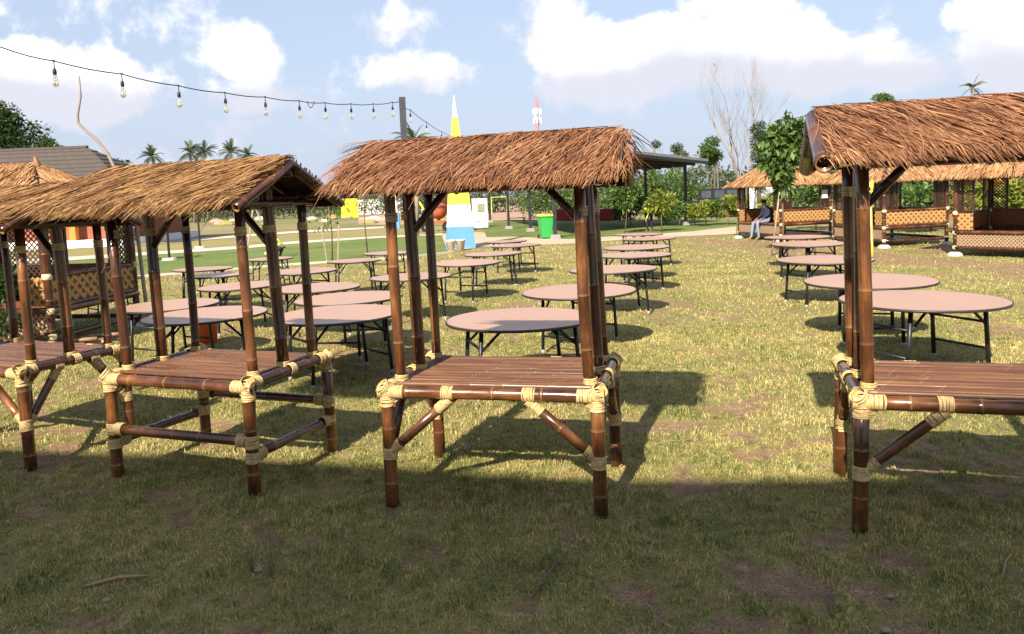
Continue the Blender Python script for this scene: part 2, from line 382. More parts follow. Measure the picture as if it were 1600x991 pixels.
def make_grass():
    P_ = []
    def scatter(n, xlo, xhi, y0, y1, L, w):
        y = np.sqrt(rng.uniform(y0*y0, y1*y1, n)); x = rng.uniform(-1, 1, n)*(y*.74+.6)
        m = grass_mask(x, y); keep = rng.uniform(0, 1, n) < np.clip(m*1.1+.10, .08, 1); x = x[keep]; y = y[keep]; m = m[keep]
        k = len(x); tf = fbm(x*7, y*7, 2, 61); P_.append((x, y, L*(.35+.35*m+1.1*np.clip((tf-.48)*3.0, 0, 1.2))*rng.uniform(.5, 1.35, k), w*rng.uniform(.7, 1.4, k)))
    scatter(200000, -3, 3, 2.7, 6, .036, .0042)
    scatter(170000, -5, 5, 6, 11, .038, .0065)
    scatter(120000, -9, 9, 11, 20, .042, .011)
    scatter(45000, -9, 9, 20, 31, .05, .02)
    x, y, L, w = [np.concatenate(a) for a in zip(*P_)]
    lim = 22.3+(x+12.7)*.55; lim = np.where(x > -3.3, np.minimum(31, 26.7+(x+3.3)*1.4), lim); k = y < lim-.3
    x, y, L, w = x[k], y[k], L[k], w[k]; n = len(x)
    a = rng.uniform(0, 6.283, n); lean = rng.uniform(.3, 1.35, n)
    z = np.zeros(n)+.0
    near = np.clip(1-(np.hypot(x, y)-14)/10, 0, 1); g = grass_mask(x, y)
    z = near*(.022*(fbm(x*1.3, y*1.3, 3, 5)-.5)+.020*(fbm(x*6, y*6, 2, 8)-.5)+.012*(g-.5))-.006
    b = rng.uniform(0, 6.283, n); dx, dy = np.cos(b)*w/2, np.sin(b)*w/2
    top = np.stack([x+np.cos(a)*L*np.sin(lean), y+np.sin(a)*L*np.sin(lean), z+L*np.cos(lean)], -1)
    mid = np.stack([x+np.cos(a)*L*.4*np.sin(lean*.5), y+np.sin(a)*L*.4*np.sin(lean*.5), z+L*.6*np.cos(lean*.5)], -1)
    s = np.stack([dx, dy, np.zeros(n)], -1); base = np.stack([x, y, z], -1)
    vs = np.stack([base-s, base+s, mid+s*.8, top, mid-s*.8], 1).reshape(-1, 3)
    i = np.arange(n)*5
    fs = np.concatenate([np.stack([i, i+1, i+2], -1), np.stack([i, i+2, i+4], -1), np.stack([i+4, i+2, i+3], -1)])
    r = rng.beta(1.2, 1.2, n); me = npmesh('grass', vs, fs, BLADE, False, rnd=np.repeat(r, 5))
    obj('grass', me, label='short patchy lawn grass between the stalls and tables', cat='grass', kind='stuff')
make_grass()

# unseen building added behind the viewer; its eave is shaped to shade the foreground
def shade_building():
    h = 9.0; px = [-13.5, -11.0, -9.03, -5.75, -3.84, -2.36, -1.48, 0.0, 2.5]; py = [-4.25, -4.5, -4.70, -5.47, -6.0, -6.12, -6.13, -6.3, -6.5]
    t = thing('unseen_shade_building', (-3, -4, 0), 0, 'cream walled building with broad pitched roof unseen behind the viewer, added to shade the foreground', 'building')
    off = V(-3, -4, 0); b = MB(); N_ = 340; xs = np.linspace(-13.5, 2.5, N_); ey = np.interp(xs, px, py)
    jag = .10*(fbm(xs*1.1, xs*0, 3, 3)-.5)+.05*(rng.uniform(0, 1, N_)-.5)
    ev = [(xs[i], ey[i]+jag[i], h-.05) for i in range(N_)]; rv = [(xs[i], ey[i]-4.6, h+1.9) for i in range(N_)]; bv = [(xs[i], ey[i]-9.2, h-.05) for i in range(N_)]
    vs = [V(*p)-off for p in ev+rv+bv]
    b.add(vs, [(i, i+1, N_+i+1, N_+i) for i in range(N_-1)]+[(N_+i, N_+i+1, 2*N_+i+1, 2*N_+i) for i in range(N_-1)])
    b.build('roof', UNDER, t)
    w = MB(); k = 9
    for a, c in zip(range(k-1), range(1, k)): w.beam(V(px[a], py[a]-1.6, 4.4)-off, V(px[c], py[c]-1.6, 4.4)-off, .2, 8.8)
    w.build('wall', plain('cream_wall', (.70, .64, .54), .8, .2), t)
shade_building()

# ================================================================== BAMBOO STALLS
def add_culm(b, p0, p1, r, step=.34, r1=None, k=12, phase=None, mi=0, hollow=False, bow=.0022):
    p0, p1 = V(*p0), V(*p1); Lg = np.linalg.norm(p1-p0); d = (p1-p0)/Lg; u = V(0,0,1) if abs(d[2]) < .9 else V(1,0,0)
    x = nrm(np.cross(d, u)); y = np.cross(d, x); r1 = r if r1 is None else r1
    ph = random.random()*step if phase is None else phase; st = [(0, 1.0, 0)]; z = ph
    while z < Lg:
        nk = random.uniform(.25, 1.0)
        for o, f, nd in ((-.020, 1.0, 0), (-.006, 1.03, .05), (0, 1.075, nk), (.005, 1.03, .1), (.020, .985, 0)):
            if 0.003 < z+o < Lg-.003: st.append((z+o, f, nd))
        z += step*random.uniform(.7, 1.3)
    st.append((Lg, 1.0, 0)); seed = random.uniform(0, 40); bend = x*random.uniform(-1, 1)+y*random.uniform(-1, 1); bend = bend*bow*Lg
    vs = []; cu = []; nd_ = []; fs = []
    for z, f, nd in st:
        rr = (r+(r1-r)*z/Lg)*f; c = p0+d*z+bend*math.sin(math.pi*z/Lg)
        for j in range(k):
            t = 2*math.pi*j/k; vs.append(c+(x*math.cos(t)+y*math.sin(t))*rr); cu.append((math.cos(t)*r, math.sin(t)*r, z+seed)); nd_.append(nd)
    n = len(st)
    for i in range(n-1):
        for j in range(k): a = i*k+j; c = i*k+(j+1) % k; fs.append((a, c, c+k, a+k))
    for e, idx in ((0, 0), (1, (n-1)*k)):
        if hollow:
            c = p0 if e == 0 else p1; m = len(vs)
            for dep, q in ((0, .8), (.06, .78)):
                for j in range(k):
                    t = 2*math.pi*j/k; rr = (r if e == 0 else r1)*q
                    vs.append(c+(x*math.cos(t)+y*math.sin(t))*rr+d*dep*(1 if e == 0 else -1)); cu.append((math.cos(t)*r, math.sin(t)*r, seed)); nd_.append(.9 if dep == 0 else 0)
            for j in range(k):
                a, c2 = j, (j+1) % k; fs.append((idx+a, m+a, m+c2, idx+c2) if e == 0 else (idx+a, idx+c2, m+c2, m+a))
                fs.append((m+a, m+k+a, m+k+c2, m+c2) if e == 0 else (m+a, m+c2, m+k+c2, m+k+a))
            fs.append(tuple(m+k+j for j in range(k)) if e else tuple(m+k+j for j in range(k-1, -1, -1)))
        else: fs.append(tuple(idx+j for j in range(k)) if e else tuple(idx+j for j in range(k-1, -1, -1)))
    b.add(vs, fs, mi, cu=cu, node=nd_); return b
def culm(name, p0, p1, r, parent, mat=None, **kw):
    return add_culm(MB(), p0, p1, r, **kw).build(name, mat or BAMBOO, parent, True)
def add_wrap(b, p0, p1, r, turns=7, k=12):
    """separate turns of split rattan round a culm, each a slightly tilted flat band"""
    p0, p1 = V(*p0), V(*p1); d = nrm(p1-p0); L = np.linalg.norm(p1-p0); u = V(0,0,1) if abs(d[2]) < .9 else V(1,0,0)
    x = nrm(np.cross(d, u)); y = np.cross(d, x); hw = L/turns*.5
    for i in range(turns):
        c = p0+d*L*(i+.5)/turns; rr = r*random.uniform(.97, 1.02); ta, tb = random.gauss(0, .04), random.gauss(0, .04); vs = []; prof = ((-1, -.35), (-.75, .75), (0, 1.0), (.75, .75), (1, -.35))
        for j in range(k):
            t = 2*math.pi*j/k; e = x*math.cos(t)+y*math.sin(t); sh = (ta*math.cos(t)+tb*math.sin(t))*rr
            for a, q in prof: vs.append(c+d*(sh+a*hw)+e*(rr-.002+q*.0028))
        b.add(vs, [(j*5+q, ((j+1) % k)*5+q, ((j+1) % k)*5+q+1, j*5+q+1) for j in range(k) for q in range(4)])
    return b
def lash(parent, *segs, name='lashing', turns=7):
    b = MB()
    for p0, p1, r in segs: add_wrap(b, p0, p1, r, turns)
    return b.build(name, LASH, parent, True)
def blob(b, c, r, k=10, sq=(1,1,1)):
    prof = [(math.sin(t)*1.0, -math.cos(t)) for t in np.linspace(0.02, math.pi-.02, 7)]; vs = []; n = len(prof)
    for rr, z in prof:
        for j in range(k):
            t = 2*math.pi*j/k; q = random.uniform(.93, 1.05); vs.append((c[0]+rr*math.cos(t)*r*sq[0]*q, c[1]+rr*math.sin(t)*r*sq[1]*q, c[2]+z*r*sq[2]))
    fs = [(i*k+j, i*k+(j+1) % k, (i+1)*k+(j+1) % k, (i+1)*k+j) for i in range(n-1) for j in range(k)]
    fs += [tuple(range(k-1, -1, -1)), tuple(range((n-1)*k, n*k))]
    b.add(vs, fs); return b
def strands(P0, P1, E0, E1, n, skew, seed, Lr=(.20, .50), w=(.0035, .0095), lift=.045, spread=.15, sag=.10, stray=.005, h0=(.005, .045)):
    """thatch straws on one roof slope (ridge P0-P1, eave E0-E1) as bent ribbons"""
    R_ = np.random.default_rng(seed); P0, P1, E0, E1 = map(lambda a: np.array(a, float), (P0, P1, E0, E1))
    al = nrm(P1-P0); dn = nrm((E0+E1)/2-(P0+P1)/2); nn = np.cross(al, dn); nn = nn if nn[2] > 0 else -nn
    slope = np.linalg.norm((E0+E1)/2-(P0+P1)/2)
    u = R_.uniform(-.005, 1.005, n); v = 1-R_.uniform(0, 1.02, n)**.9; v = v-.02
    L = R_.uniform(*Lr, n); base = (P0+(P1-P0)*u[:, None])*(1-v[:, None])+(E0+(E1-E0)*u[:, None])*v[:, None]
    clump = np.interp(u*np.linalg.norm(P1-P0), np.linspace(0, 4, 60), R_.normal(0, .15, 60))
    sk = skew+clump+R_.normal(0, spread, n)
    d = dn[None]+al[None]*sk[:, None]; d /= np.linalg.norm(d, axis=1)[:, None]
    over = (v*slope+L*(d@dn))-slope-R_.uniform(-.01, .045, n); L = np.where(over > 0, np.maximum(.05, L-over), L)
    st = R_.uniform(0, 1, n) < stray; d[st] += R_.normal(0, .32, (st.sum(), 3)); 
    hh = R_.uniform(*h0, n)*(1-.45*v); lf = R_.uniform(.2, 1, n)*lift; cur = R_.normal(0, .10, n)
    K = 4; pts = []
    for i in range(K):
        t = i/(K-1); p = base+d*(L*t)[:, None]+nn[None]*(hh+lf*math.sin(t*2.2)*.7)[:, None]+al[None]*(cur*L*t*t)[:, None]
        beyond = np.clip((p-base)@dn+v*slope-slope, 0, None); p[:, 2] -= beyond*.55+sag*(L*t*t)*R_.uniform(0, 1, n)*.5
        pts.append(p)
    side = np.cross(d, nn[None]+R_.normal(0, .5, (n, 3))); side /= np.linalg.norm(side, axis=1)[:, None]; ww = R_.uniform(*w, n)
    vs = []
    for i in range(K):
        q = (ww*(1.0, 1.05, .8, .22)[i]/2)[:, None]; vs += [pts[i]-side*q, pts[i]+side*q]
    vs = np.stack(vs, 1).reshape(-1, 3); b0 = np.arange(n)*(2*K)
    fs = np.concatenate([np.stack([b0+2*i, b0+2*i+1, b0+2*i+3, b0+2*i+2], -1) for i in range(K-1)])
    return vs, fs, np.repeat(R_.beta(1.25, 1.35, n), 2*K)
def join(parts):
    o = 0; A = []; B = []; C_ = []
    for vs, fs, r in parts: A.append(vs); B.append(fs+o); C_.append(r); o += len(vs)
    return np.concatenate(A), np.concatenate(B), np.concatenate(C_)
def slab(P0, P1, E1, E0, t):
    q = [V(*P0), V(*P1), V(*E1), V(*E0)]; n = nrm(np.cross(q[1]-q[0], q[3]-q[0])); n = n if n[2] > 0 else -n
    b = MB(); b.add(q+[p+n*t for p in q], [(0,1,2,3), (7,6,5,4), (0,4,5,1), (1,5,6,2), (2,6,7,3), (3,7,4,0)]); return b
def stall(loc, rz, label, W_=1.37, D_=.92, thatch=THATCH_RED, skew=-.35, braces='diagonal', seed=1, nst=5200, ov=(.27, .27), zr=2.36, barge_left=False, fringe=(1, 1)):
    random.seed(seed); t = thing('bamboo_stall', (loc[0], loc[1], 0), math.radians(rz), label, 'stall', 'thatched bamboo stalls on the lawn')
    hx, hy = W_/2, D_/2; zt = .815; J = lambda a=.012: random.uniform(-a, a)
    for sx in (-1, 1):
        for sy in (-1, 1):
            culm('leg', (sx*hx+J(), sy*hy+J(), -.02), (sx*hx, sy*hy, zt-.01), .044, t, phase=random.uniform(.1, .3))
    zr_ = zt-.05
    culm('front_rail', (-hx-.045, -hy-.006, zr_), (hx+.045, -hy-.006, zr_), .041, t, step=.30)
    culm('back_rail', (-hx-.045, hy+.006, zr_), (hx+.045, hy+.006, zr_), .041, t, step=.30)
    for sx in (-1, 1): culm('side_rail', (sx*(hx+.006), -hy-.03, zr_+.022), (sx*(hx+.006), hy+.03, zr_+.022), .035, t, BAMBOO_D, step=.3)
    # joists and slats of the counter
    for x in (-.36, 0, .36): culm('joist', (x*W_, -hy+.03, zr_-.01), (x*W_, hy-.03, zr_-.01), .028, t, BAMBOO_D)
    n = 24; y0, y1 = -hy+.050, hy-.050; dw = (y1-y0)/n; nodes = [random.uniform(-.5, -.4)*W_, random.uniform(-.2, -.1)*W_, random.uniform(.08, .18)*W_, random.uniform(.35, .42)*W_]
    for i in range(n):
        y = y0+(i+.5)*dw; hw = dw*random.uniform(.43, .475); b = MB(); vs = []; cu = []; nd = []; sd_ = random.uniform(0, 40); wob = J(.006); dz = random.uniform(-.002, .003)
        if i % 6 == 0: nodes = [q+random.uniform(-.12, .12) for q in nodes]
        ns_ = [q+(i % 6)*.016 for q in nodes]; xs = [(-hx+.045, 0), (-hx*.5, 0), (0, 0), (hx*.5, 0), (hx-.045, 0)]
        for q in ns_:
            if abs(q) < hx-.07: xs += [(q-.006, 0), (q, random.uniform(.2, .8)), (q+.006, 0)]
        xs.sort(); m_ = len(xs)
        for x, nk in xs:
            for q, zz in ((-1, -.016), (-.7, .002), (0, .008), (.7, .002), (1, -.016)):
                vs.append((x, y+q*hw+wob*x, zt-.007+zz+dz+.002*nk)); cu.append((q*.012, .01, x*.35+sd_)); nd.append(nk)
        fs = [(a*5+q, (a+1)*5+q, (a+1)*5+q+1, a*5+q+1) for a in range(m_-1) for q in range(4)]
        fs += [(a*5+4, (a+1)*5+4, (a+1)*5, a*5) for a in range(m_-1)]
        b.add(vs, fs, 0, cu=cu, node=nd); b.build('slat', SLAT, t, True)
    # posts in threes along both short sides
    zb = zr-.30; py = (-hy+.13, .0, hy-.10)
    tops = {}
    for sx in (-1, 1):
        for i, y in enumerate(py):
            x = sx*(hx-.055); r = (.036, .043, .034)[i]; lean = -.03+J(.02); top = zb if i != 1 else zr-.08
            culm('post', (x+J(.006), y, zt-.07), (x+lean+J(.008), y+J(.015), top), r, t, BAMBOO if random.random() < .75 else BAMBOO_D, phase=random.uniform(.15, .35), step=.42, bow=.010)
            lash(t, ((x, y, zt-.02), (x, y, zt+.035), r+.010), turns=5)
            lash(t, ((x+lean*.92, y, zb-.20), (x+lean*.95, y, zb-.14), r+.006), turns=4)
        # small brace from the middle post inward up to the roof beam
        xx = sx*(hx-.055)-.025
        culm('roof_brace', (xx-sx*.03, .0, zb-.28), (xx-sx*.27, 0, zb-.02), .027, t, BAMBOO_D)
        culm('tie_beam', (sx*(hx-.03)-.03, -hy-.10, zb+.015), (sx*(hx-.03)-.03, hy+.10, zb+.015), .030, t, BAMBOO_D)
    xl, xr = -hx-ov[0], hx+ov[1]; he = hy+.15; ze = zr-.30
    culm('eave_beam', (xl+.03, -hy+.10, zb+.06), (xr-.03, -hy+.10, zb+.06), .032, t, BAMBOO_D, hollow=True)
    culm('eave_beam', (xl+.03, hy-.08, zb+.06), (xr-.03, hy-.08, zb+.06), .032, t, BAMBOO_D, hollow=True)
    culm('middle_beam', (xl+.2, 0, zb+.0), (xr-.2, 0, zb+.0), .028, t, BAMBOO_D)
    culm('ridge_beam', (xl, 0, zr-.07), (xr, 0, zr-.07), .032, t, BAMBOO_D)
    for x in np.linspace(xl+.03, xr-.03, 6):
        for sy in (-1, 1): culm('rafter', (x, 0, zr-.035), (x, sy*(he-.02), ze-.02), .020, t, BAMBOO_D, k=8)
    for x in (xl-.005, xr+.005):
        for sy in (-1, 1):
            big = barge_left and x < 0
            b = add_culm(MB(), (x, 0, zr-.01), (x, sy*(he+(.02 if big else 0)), ze-.01), .052 if big else .030, hollow=True); b.build('barge_pole', BAMBOO if big else BAMBOO_D, t, True)
    sf = slab((xl, 0, zr), (xr, 0, zr), (xr, -he, ze), (xl, -he, ze), .022).build('thatch_mat', UNDER, t)
    sb = slab((xl, 0, zr), (xr, 0, zr), (xr, he, ze), (xl, he, ze), .022).build('thatch_mat', UNDER, t)
    o = .03; P0, P1 = (xl-o*fringe[0], 0, zr+.012), (xr+o*fringe[1], 0, zr+.012)
    b = MB(); b.box(((xl+xr)/2, -he+.085, ze+.012), (xr-xl-.06, .022, .05)); b.build('eave_board', UNDER, t); b = MB(); b.box(((xl+xr)/2, he-.085, ze+.005), (xr-xl-.06, .022, .06)); b.build('eave_board', UNDER, t)
    a = strands(P0, P1, (P0[0], -he-.01, ze+.012), (P1[0], -he-.01, ze+.012), nst, skew, seed)
    a2 = strands(P0, P1, (xl-o, -he*.45, zr-.18), (xr+o, -he*.45, zr-.18), nst//6, skew*1.6, seed+50, Lr=(.3, .55), h0=(.03, .06), stray=0)
    c = strands(P0, P1, (xl-o, he+.01, ze+.012), (xr+o, he+.01, ze+.012), nst//3, skew, seed+9, w=(.006, .012), stray=0)
    rg = strands((xl-o, -.05, zr+.035), (xr+o, -.05, zr+.035), (xl-o, .06, zr+.03), (xr+o, .06, zr+.03), 500, -2.6 if skew < 0 else 2.6, seed+12, Lr=(.25, .6), h0=(.0, .025), lift=.01, spread=.4, stray=0)
    R_ = np.random.default_rng(seed+77)
    vs, fs, r = join([a, a2, rg]); obj('front_thatch', npmesh('front_thatch', vs, fs, thatch, False, rnd=r), t, kind='stuff')
    vs, fs, r = c; obj('back_thatch', npmesh('back_thatch', vs, fs, thatch, False, rnd=r), t, kind='stuff')
    # gable fringe: loose straws hanging past both ends
    fr = []
    for x, s_ in ((xl-o, -1), (xr+o, 1)):
        if not fringe[0 if s_ < 0 else 1]: continue
        for sy in (-1, 1):
            q = strands((x-.05, 0, zr+.02), (x+.05, 0, zr+.02), (x-.05, sy*he, ze+.02), (x+.05, sy*he, ze+.02), 90, s_*.10, seed+900+int(5*x)+sy, Lr=(.15, .36), spread=.16, stray=.02, h0=(0, .03), lift=.03); fr.append(q)
    if fr: vs, fs, r = join(fr); obj('gable_fringe', npmesh('gable_fringe', vs, fs, thatch, False, rnd=r), t, kind='stuff')
    # corner lashings: over the leg head and round the rail ends
    for sx in (-1, 1):
        for sy in (-1, 1):
            b = MB(); x, y = sx*hx, sy*hy
            add_wrap(b, (x, y, zt-.145), (x, y, zt-.005), .0485, 12); add_wrap(b, (x-sx*.12, y+sy*.006, zr_), (x+sx*.05, y+sy*.006, zr_), .0455, 14)
            add_wrap(b, (x+sx*.006, y-sy*.11, zr_+.02), (x+sx*.006, y+sy*.035, zr_+.02), .0395, 12); add_wrap(b, (x-sx*.055, y-sy*.04, zr_-.05), (x+sx*.03, y+sy*.03, zr_+.05), .0500, 9)
            b.build('corner_lashing', LASH, t, True)
        for y in py[1:]: lash(t, ((sx*(hx+.006), y-.03, zr_+.022), (sx*(hx+.006), y+.035, zr_+.022), .047), turns=5)
    if braces == 'diagonal':
        zl = .36
        def brace(leg, up, d):
            a = V(*leg); u = V(*up); q = nrm(u-a); culm('brace', a+q*.03, u-q*.02, .032, t, step=.32)
            b = MB(); add_wrap(b, (leg[0], leg[1], zl-.045), (leg[0], leg[1], zl+.035), .0485, 9); add_wrap(b, a+q*.025, a+q*.105, .0365, 9); b.build('lashing', LASH, t, True)
            b = MB(); add_wrap(b, V(up[0], up[1]*1.012, zr_)-V(*d)*.038, V(up[0], up[1]*1.012, zr_)+V(*d)*.038, .0475 if up[1] < -.3 else .044, 9); add_wrap(b, u-q*.10, u+q*.015, .0365, 9); b.build('lashing', LASH, t, True)
        for sx in (-1, 1):
            for sy in (-1, 1):
                brace((sx*hx, sy*hy, zl), (sx*(hx-.42), sy*hy, zr_-.045), (1, 0, 0))
                brace((sx*hx, sy*hy, zl-.02), (sx*hx, sy*(hy-.30), zr_-.02), (0, 1, 0))
    else:
        for sy, z in ((-1, .385), (1, .43)):
            culm('stretcher', (-hx-.02, sy*hy, z), (hx+.02, sy*hy, z), .037, t, step=.34)
            for sx in (-1, 1): lash(t, ((sx*hx, sy*hy, z-.045), (sx*hx, sy*hy, z+.045), .050), ((sx*(hx-.11), sy*hy, z), (sx*(hx-.03), sy*hy, z), .048))
        for sx in (-1, 1):
            culm('stretcher', (sx*hx, -hy-.02, .285), (sx*hx, hy+.02, .265), .035, t, step=.3)
            for sy in (-1, 1): lash(t, ((sx*hx, sy*hy, .235), (sx*hx, sy*hy, .315), .050), ((sx*hx, sy*(hy-.11), .277), (sx*hx, sy*(hy-.03), .277), .046))
    return t
stall((-.07, 5.19), -14, 'middle bamboo stall with reddish thatch and diagonal leg braces', seed=3, skew=-.32, thatch=THATCH_RED, nst=7600, ov=(.15, .14))
stall((-2.27, 5.83), -21, 'bamboo stall with straw yellow thatch and horizontal stretchers between its legs', W_=1.27, seed=8, skew=-.75, thatch=THATCH_STRAW, braces='stretcher', nst=7800, ov=(.22, .13), zr=2.30, fringe=(1, 0))
def centre(corner, rz, cx, cy):
    a = math.radians(rz); return (corner[0]-cx*math.cos(a)+cy*math.sin(a), corner[1]-cx*math.sin(a)-cy*math.cos(a))
stall(centre((-3.87, 5.92), -24, .685, -.46), -24, 'leftmost bamboo stall with straw thatch, cut off by the left edge of the photo', seed=14, skew=-.7, thatch=THATCH_STRAW, nst=5500, zr=2.20, ov=(.27, .16), fringe=(1, 0))
stall(centre((1.94, 4.24), -17, -.685, -.46), -17, 'nearest bamboo stall at the right edge, with a thick bamboo barge pole on its gable', seed=21, skew=.55, thatch=THATCH_RED, nst=9000, zr=2.41, barge_left=True, ov=(.20, .27), fringe=(0, 1))

# ================================================================== ROUND FOLDING TABLES
def table_proto():
    t = thing('round_table', (0, 0, 0), 0, 'x', 'table', 'round folding tables set out in rows'); R0 = .75
    b = MB(); b.lathe([(0.0001, .714), (R0-.012, .714), (R0-.004, .718), (R0-.004, .736), (R0-.012, .740), (0.0001, .740)], 48); b.build('table_top', TABLETOP, t)
    b = MB(); b.lathe([(R0-.010, .712), (R0+.001, .714), (R0+.003, .727), (R0+.001, .7385), (R0-.008, .7405), (R0-.008, .712)], 48); b.build('edge_band', RIM, t, True)
    b = MB(); b.box((0, .30, .700), (1.05, .05, .028)); b.box((0, -.30, .700), (1.05, .05, .028)); b.build('under_frame', BLACK, t)
    for sx in (-1, 1):
        x = sx*.47
        for sy in (-1, 1):
            b = MB(); b.tube([(x, sy*.30, .70), (x+sx*.05, sy*.31, .02)], .0215, 8); lg = b.build('leg', BLACK, t, True)
            c = MB(); c.tube([(x+sx*.048, sy*.31, .0), (x+sx*.0475, sy*.31, .05)], .0255, 8); c.build('foot_cap', GREYFOOT, lg, True)
            b = MB(); b.tube([(x+sx*.018, sy*.30, .47), (x-sx*.22, sy*.29, .695)], .0145, 6); b.build('brace', BLACK, t, True)
        for z in (.22, .50):
            b = MB(); k = sx*.05*(1-z/.7); b.tube([(x+k, -.305, z), (x+k, .305, z)], .0145, 6); b.build('cross_bar', BLACK, t, True)
    return t
TB = [(4.30,8.01,1.62,20,'large round table nearest the right-hand stall, its near rim in shade'),
 (4.57,9.76,1.58,70,'round table just behind the nearest table of the right-hand row'),
 (5.21,12.74,1.53,10,'third round table from the right-hand stall, half hidden by its corner posts'),
 (6.31,16.26,1.50,35,'fourth round table of the right-hand row, in front of the dark edge-on table'),
 (6.90,18.5,1.53,80,'farthest round table of the right-hand row, seen edge-on before the seated man'),
 (.06,7.85,1.54,15,'round table right behind the middle stall, half shaded by its roof'),
 (.86,9.90,1.48,62,'round table second behind the middle stall, crossed by its right-hand posts'),
 (1.66,12.55,1.44,5,'third round table of the row running back from the middle stall'),
 (2.42,15.19,1.49,40,'fourth round table of the row running back from the middle stall'),
 (2.81,17.25,1.50,85,'fifth round table of the row back from the middle stall, seen edge-on'),
 (3.63,20.18,1.40,25,'sixth round table of the middle stall row, second nearest the sand path'),
 (3.70,22.32,1.43,60,'last round table of the middle stall row, nearest the bending person'),
 (-1.68,12.63,1.34,30,'round table seen between the left-hand posts of the middle stall'),
 (-.91,14.97,1.34,75,'round table right of the posts of the middle stall, front of its short row'),
 (-.40,17.04,1.30,10,'round table second in the short row leading towards the green bin'),
 (.12,19.62,1.28,50,'round table near the sand path, third in the row towards the green bin'),
 (-.12,21.45,1.14,0,'small round table on the lawn nearest the striped obelisk'),
 (-2.01,8.70,1.43,40,'round table between the two middle stalls, nearest the viewer, front rim in shade'),
 (-2.18,10.14,1.42,80,'round table directly behind the nearest one between the two middle stalls'),
 (-2.99,11.56,1.34,15,'round table third back between the two middle stalls'),
 (-4.00,14.57,1.30,55,'round table fourth back, seen just right of the yellow-thatched stall gable posts'),
 (-3.42,16.62,1.16,20,'round table beside the staked sapling, fifth back between the stalls'),
 (-3.02,18.66,1.17,70,'round table nearest the kerb between the two middle stalls'),
 (-5.76,18.29,1.08,0,'small round table in front of the crouching person in lime green'),
 (-3.67,9.08,1.42,10,'round table above the orange bucket, behind the yellow-thatched stall'),
 (-4.57,10.15,1.25,65,'round table beside the tall crooked stick, behind the yellow-thatched stall'),
 (-4.38,12.29,1.29,35,'third round table back inside the frame of the yellow-thatched stall'),
 (-5.50,14.44,1.14,85,'fourth round table back inside the frame of the yellow-thatched stall'),
 (-6.47,16.01,1.19,25,'farthest round table inside the frame of the yellow-thatched stall, by the kerb'),
 (-7.56,14.42,1.08,50,'leftmost round table, seen between the posts of the two left stalls')]
proto = table_proto()
for i, (x, y, D, a, lb) in enumerate(TB):
    o = proto if i == 0 else copy_tree(proto)
    o.location = (x, y, 0); o.rotation_euler = (math.radians(random.uniform(-.6, .6)), math.radians(random.uniform(-.6, .6)), math.radians(a)); o.scale = (D/1.5, D/1.5, 1); o['label'] = lb

# ================================================================== GAZEBOS
def lattice(b, o, ux, uz, w, h, step, sw, th, off=0.0):
    """two layers of diagonal strips clipped to a w x h panel; o origin, ux/uz unit vectors"""
    o, ux, uz = V(*o), V(*ux), V(*uz); nn = np.cross(ux, uz)
    for layer, sgn in ((0, 1), (1, -1)):
        c = -h
        while c < w+h:
            x0, x1 = (c, c+h) if sgn > 0 else (c+h, c)
            t0, t1 = 0.0, 1.0; dx = x1-x0
            ta, tb = (0-x0)/dx, (w-x0)/dx; lo_, hi_ = min(ta, tb), max(ta, tb); t0, t1 = max(t0, lo_), min(t1, hi_)
            if t1-t0 > .04: b.beam(o+ux*(x0+dx*t0)+uz*h*t0+nn*(off+layer*th), o+ux*(x0+dx*t1)+uz*h*t1+nn*(off+layer*th), sw, th, up=tuple(nn))
            c += step
    return b
WEAVE = plain('woven_gold', (.40, .235, .085), .5, .35, var=.3, scale=20)
WEAVE_B = plain('woven_backing', (.19, .075, .03), .6, .3, var=.4, scale=25)
LATT = plain('lattice_dark', (.050, .024, .016), .45, .4, var=.4, scale=20)
CREAM = plain('cream_lashing', (.66, .57, .33), .7, .25, var=.2, scale=20)
PAPER = plain('paper_notice', (.70, .70, .72), .7, .3, var=.08)
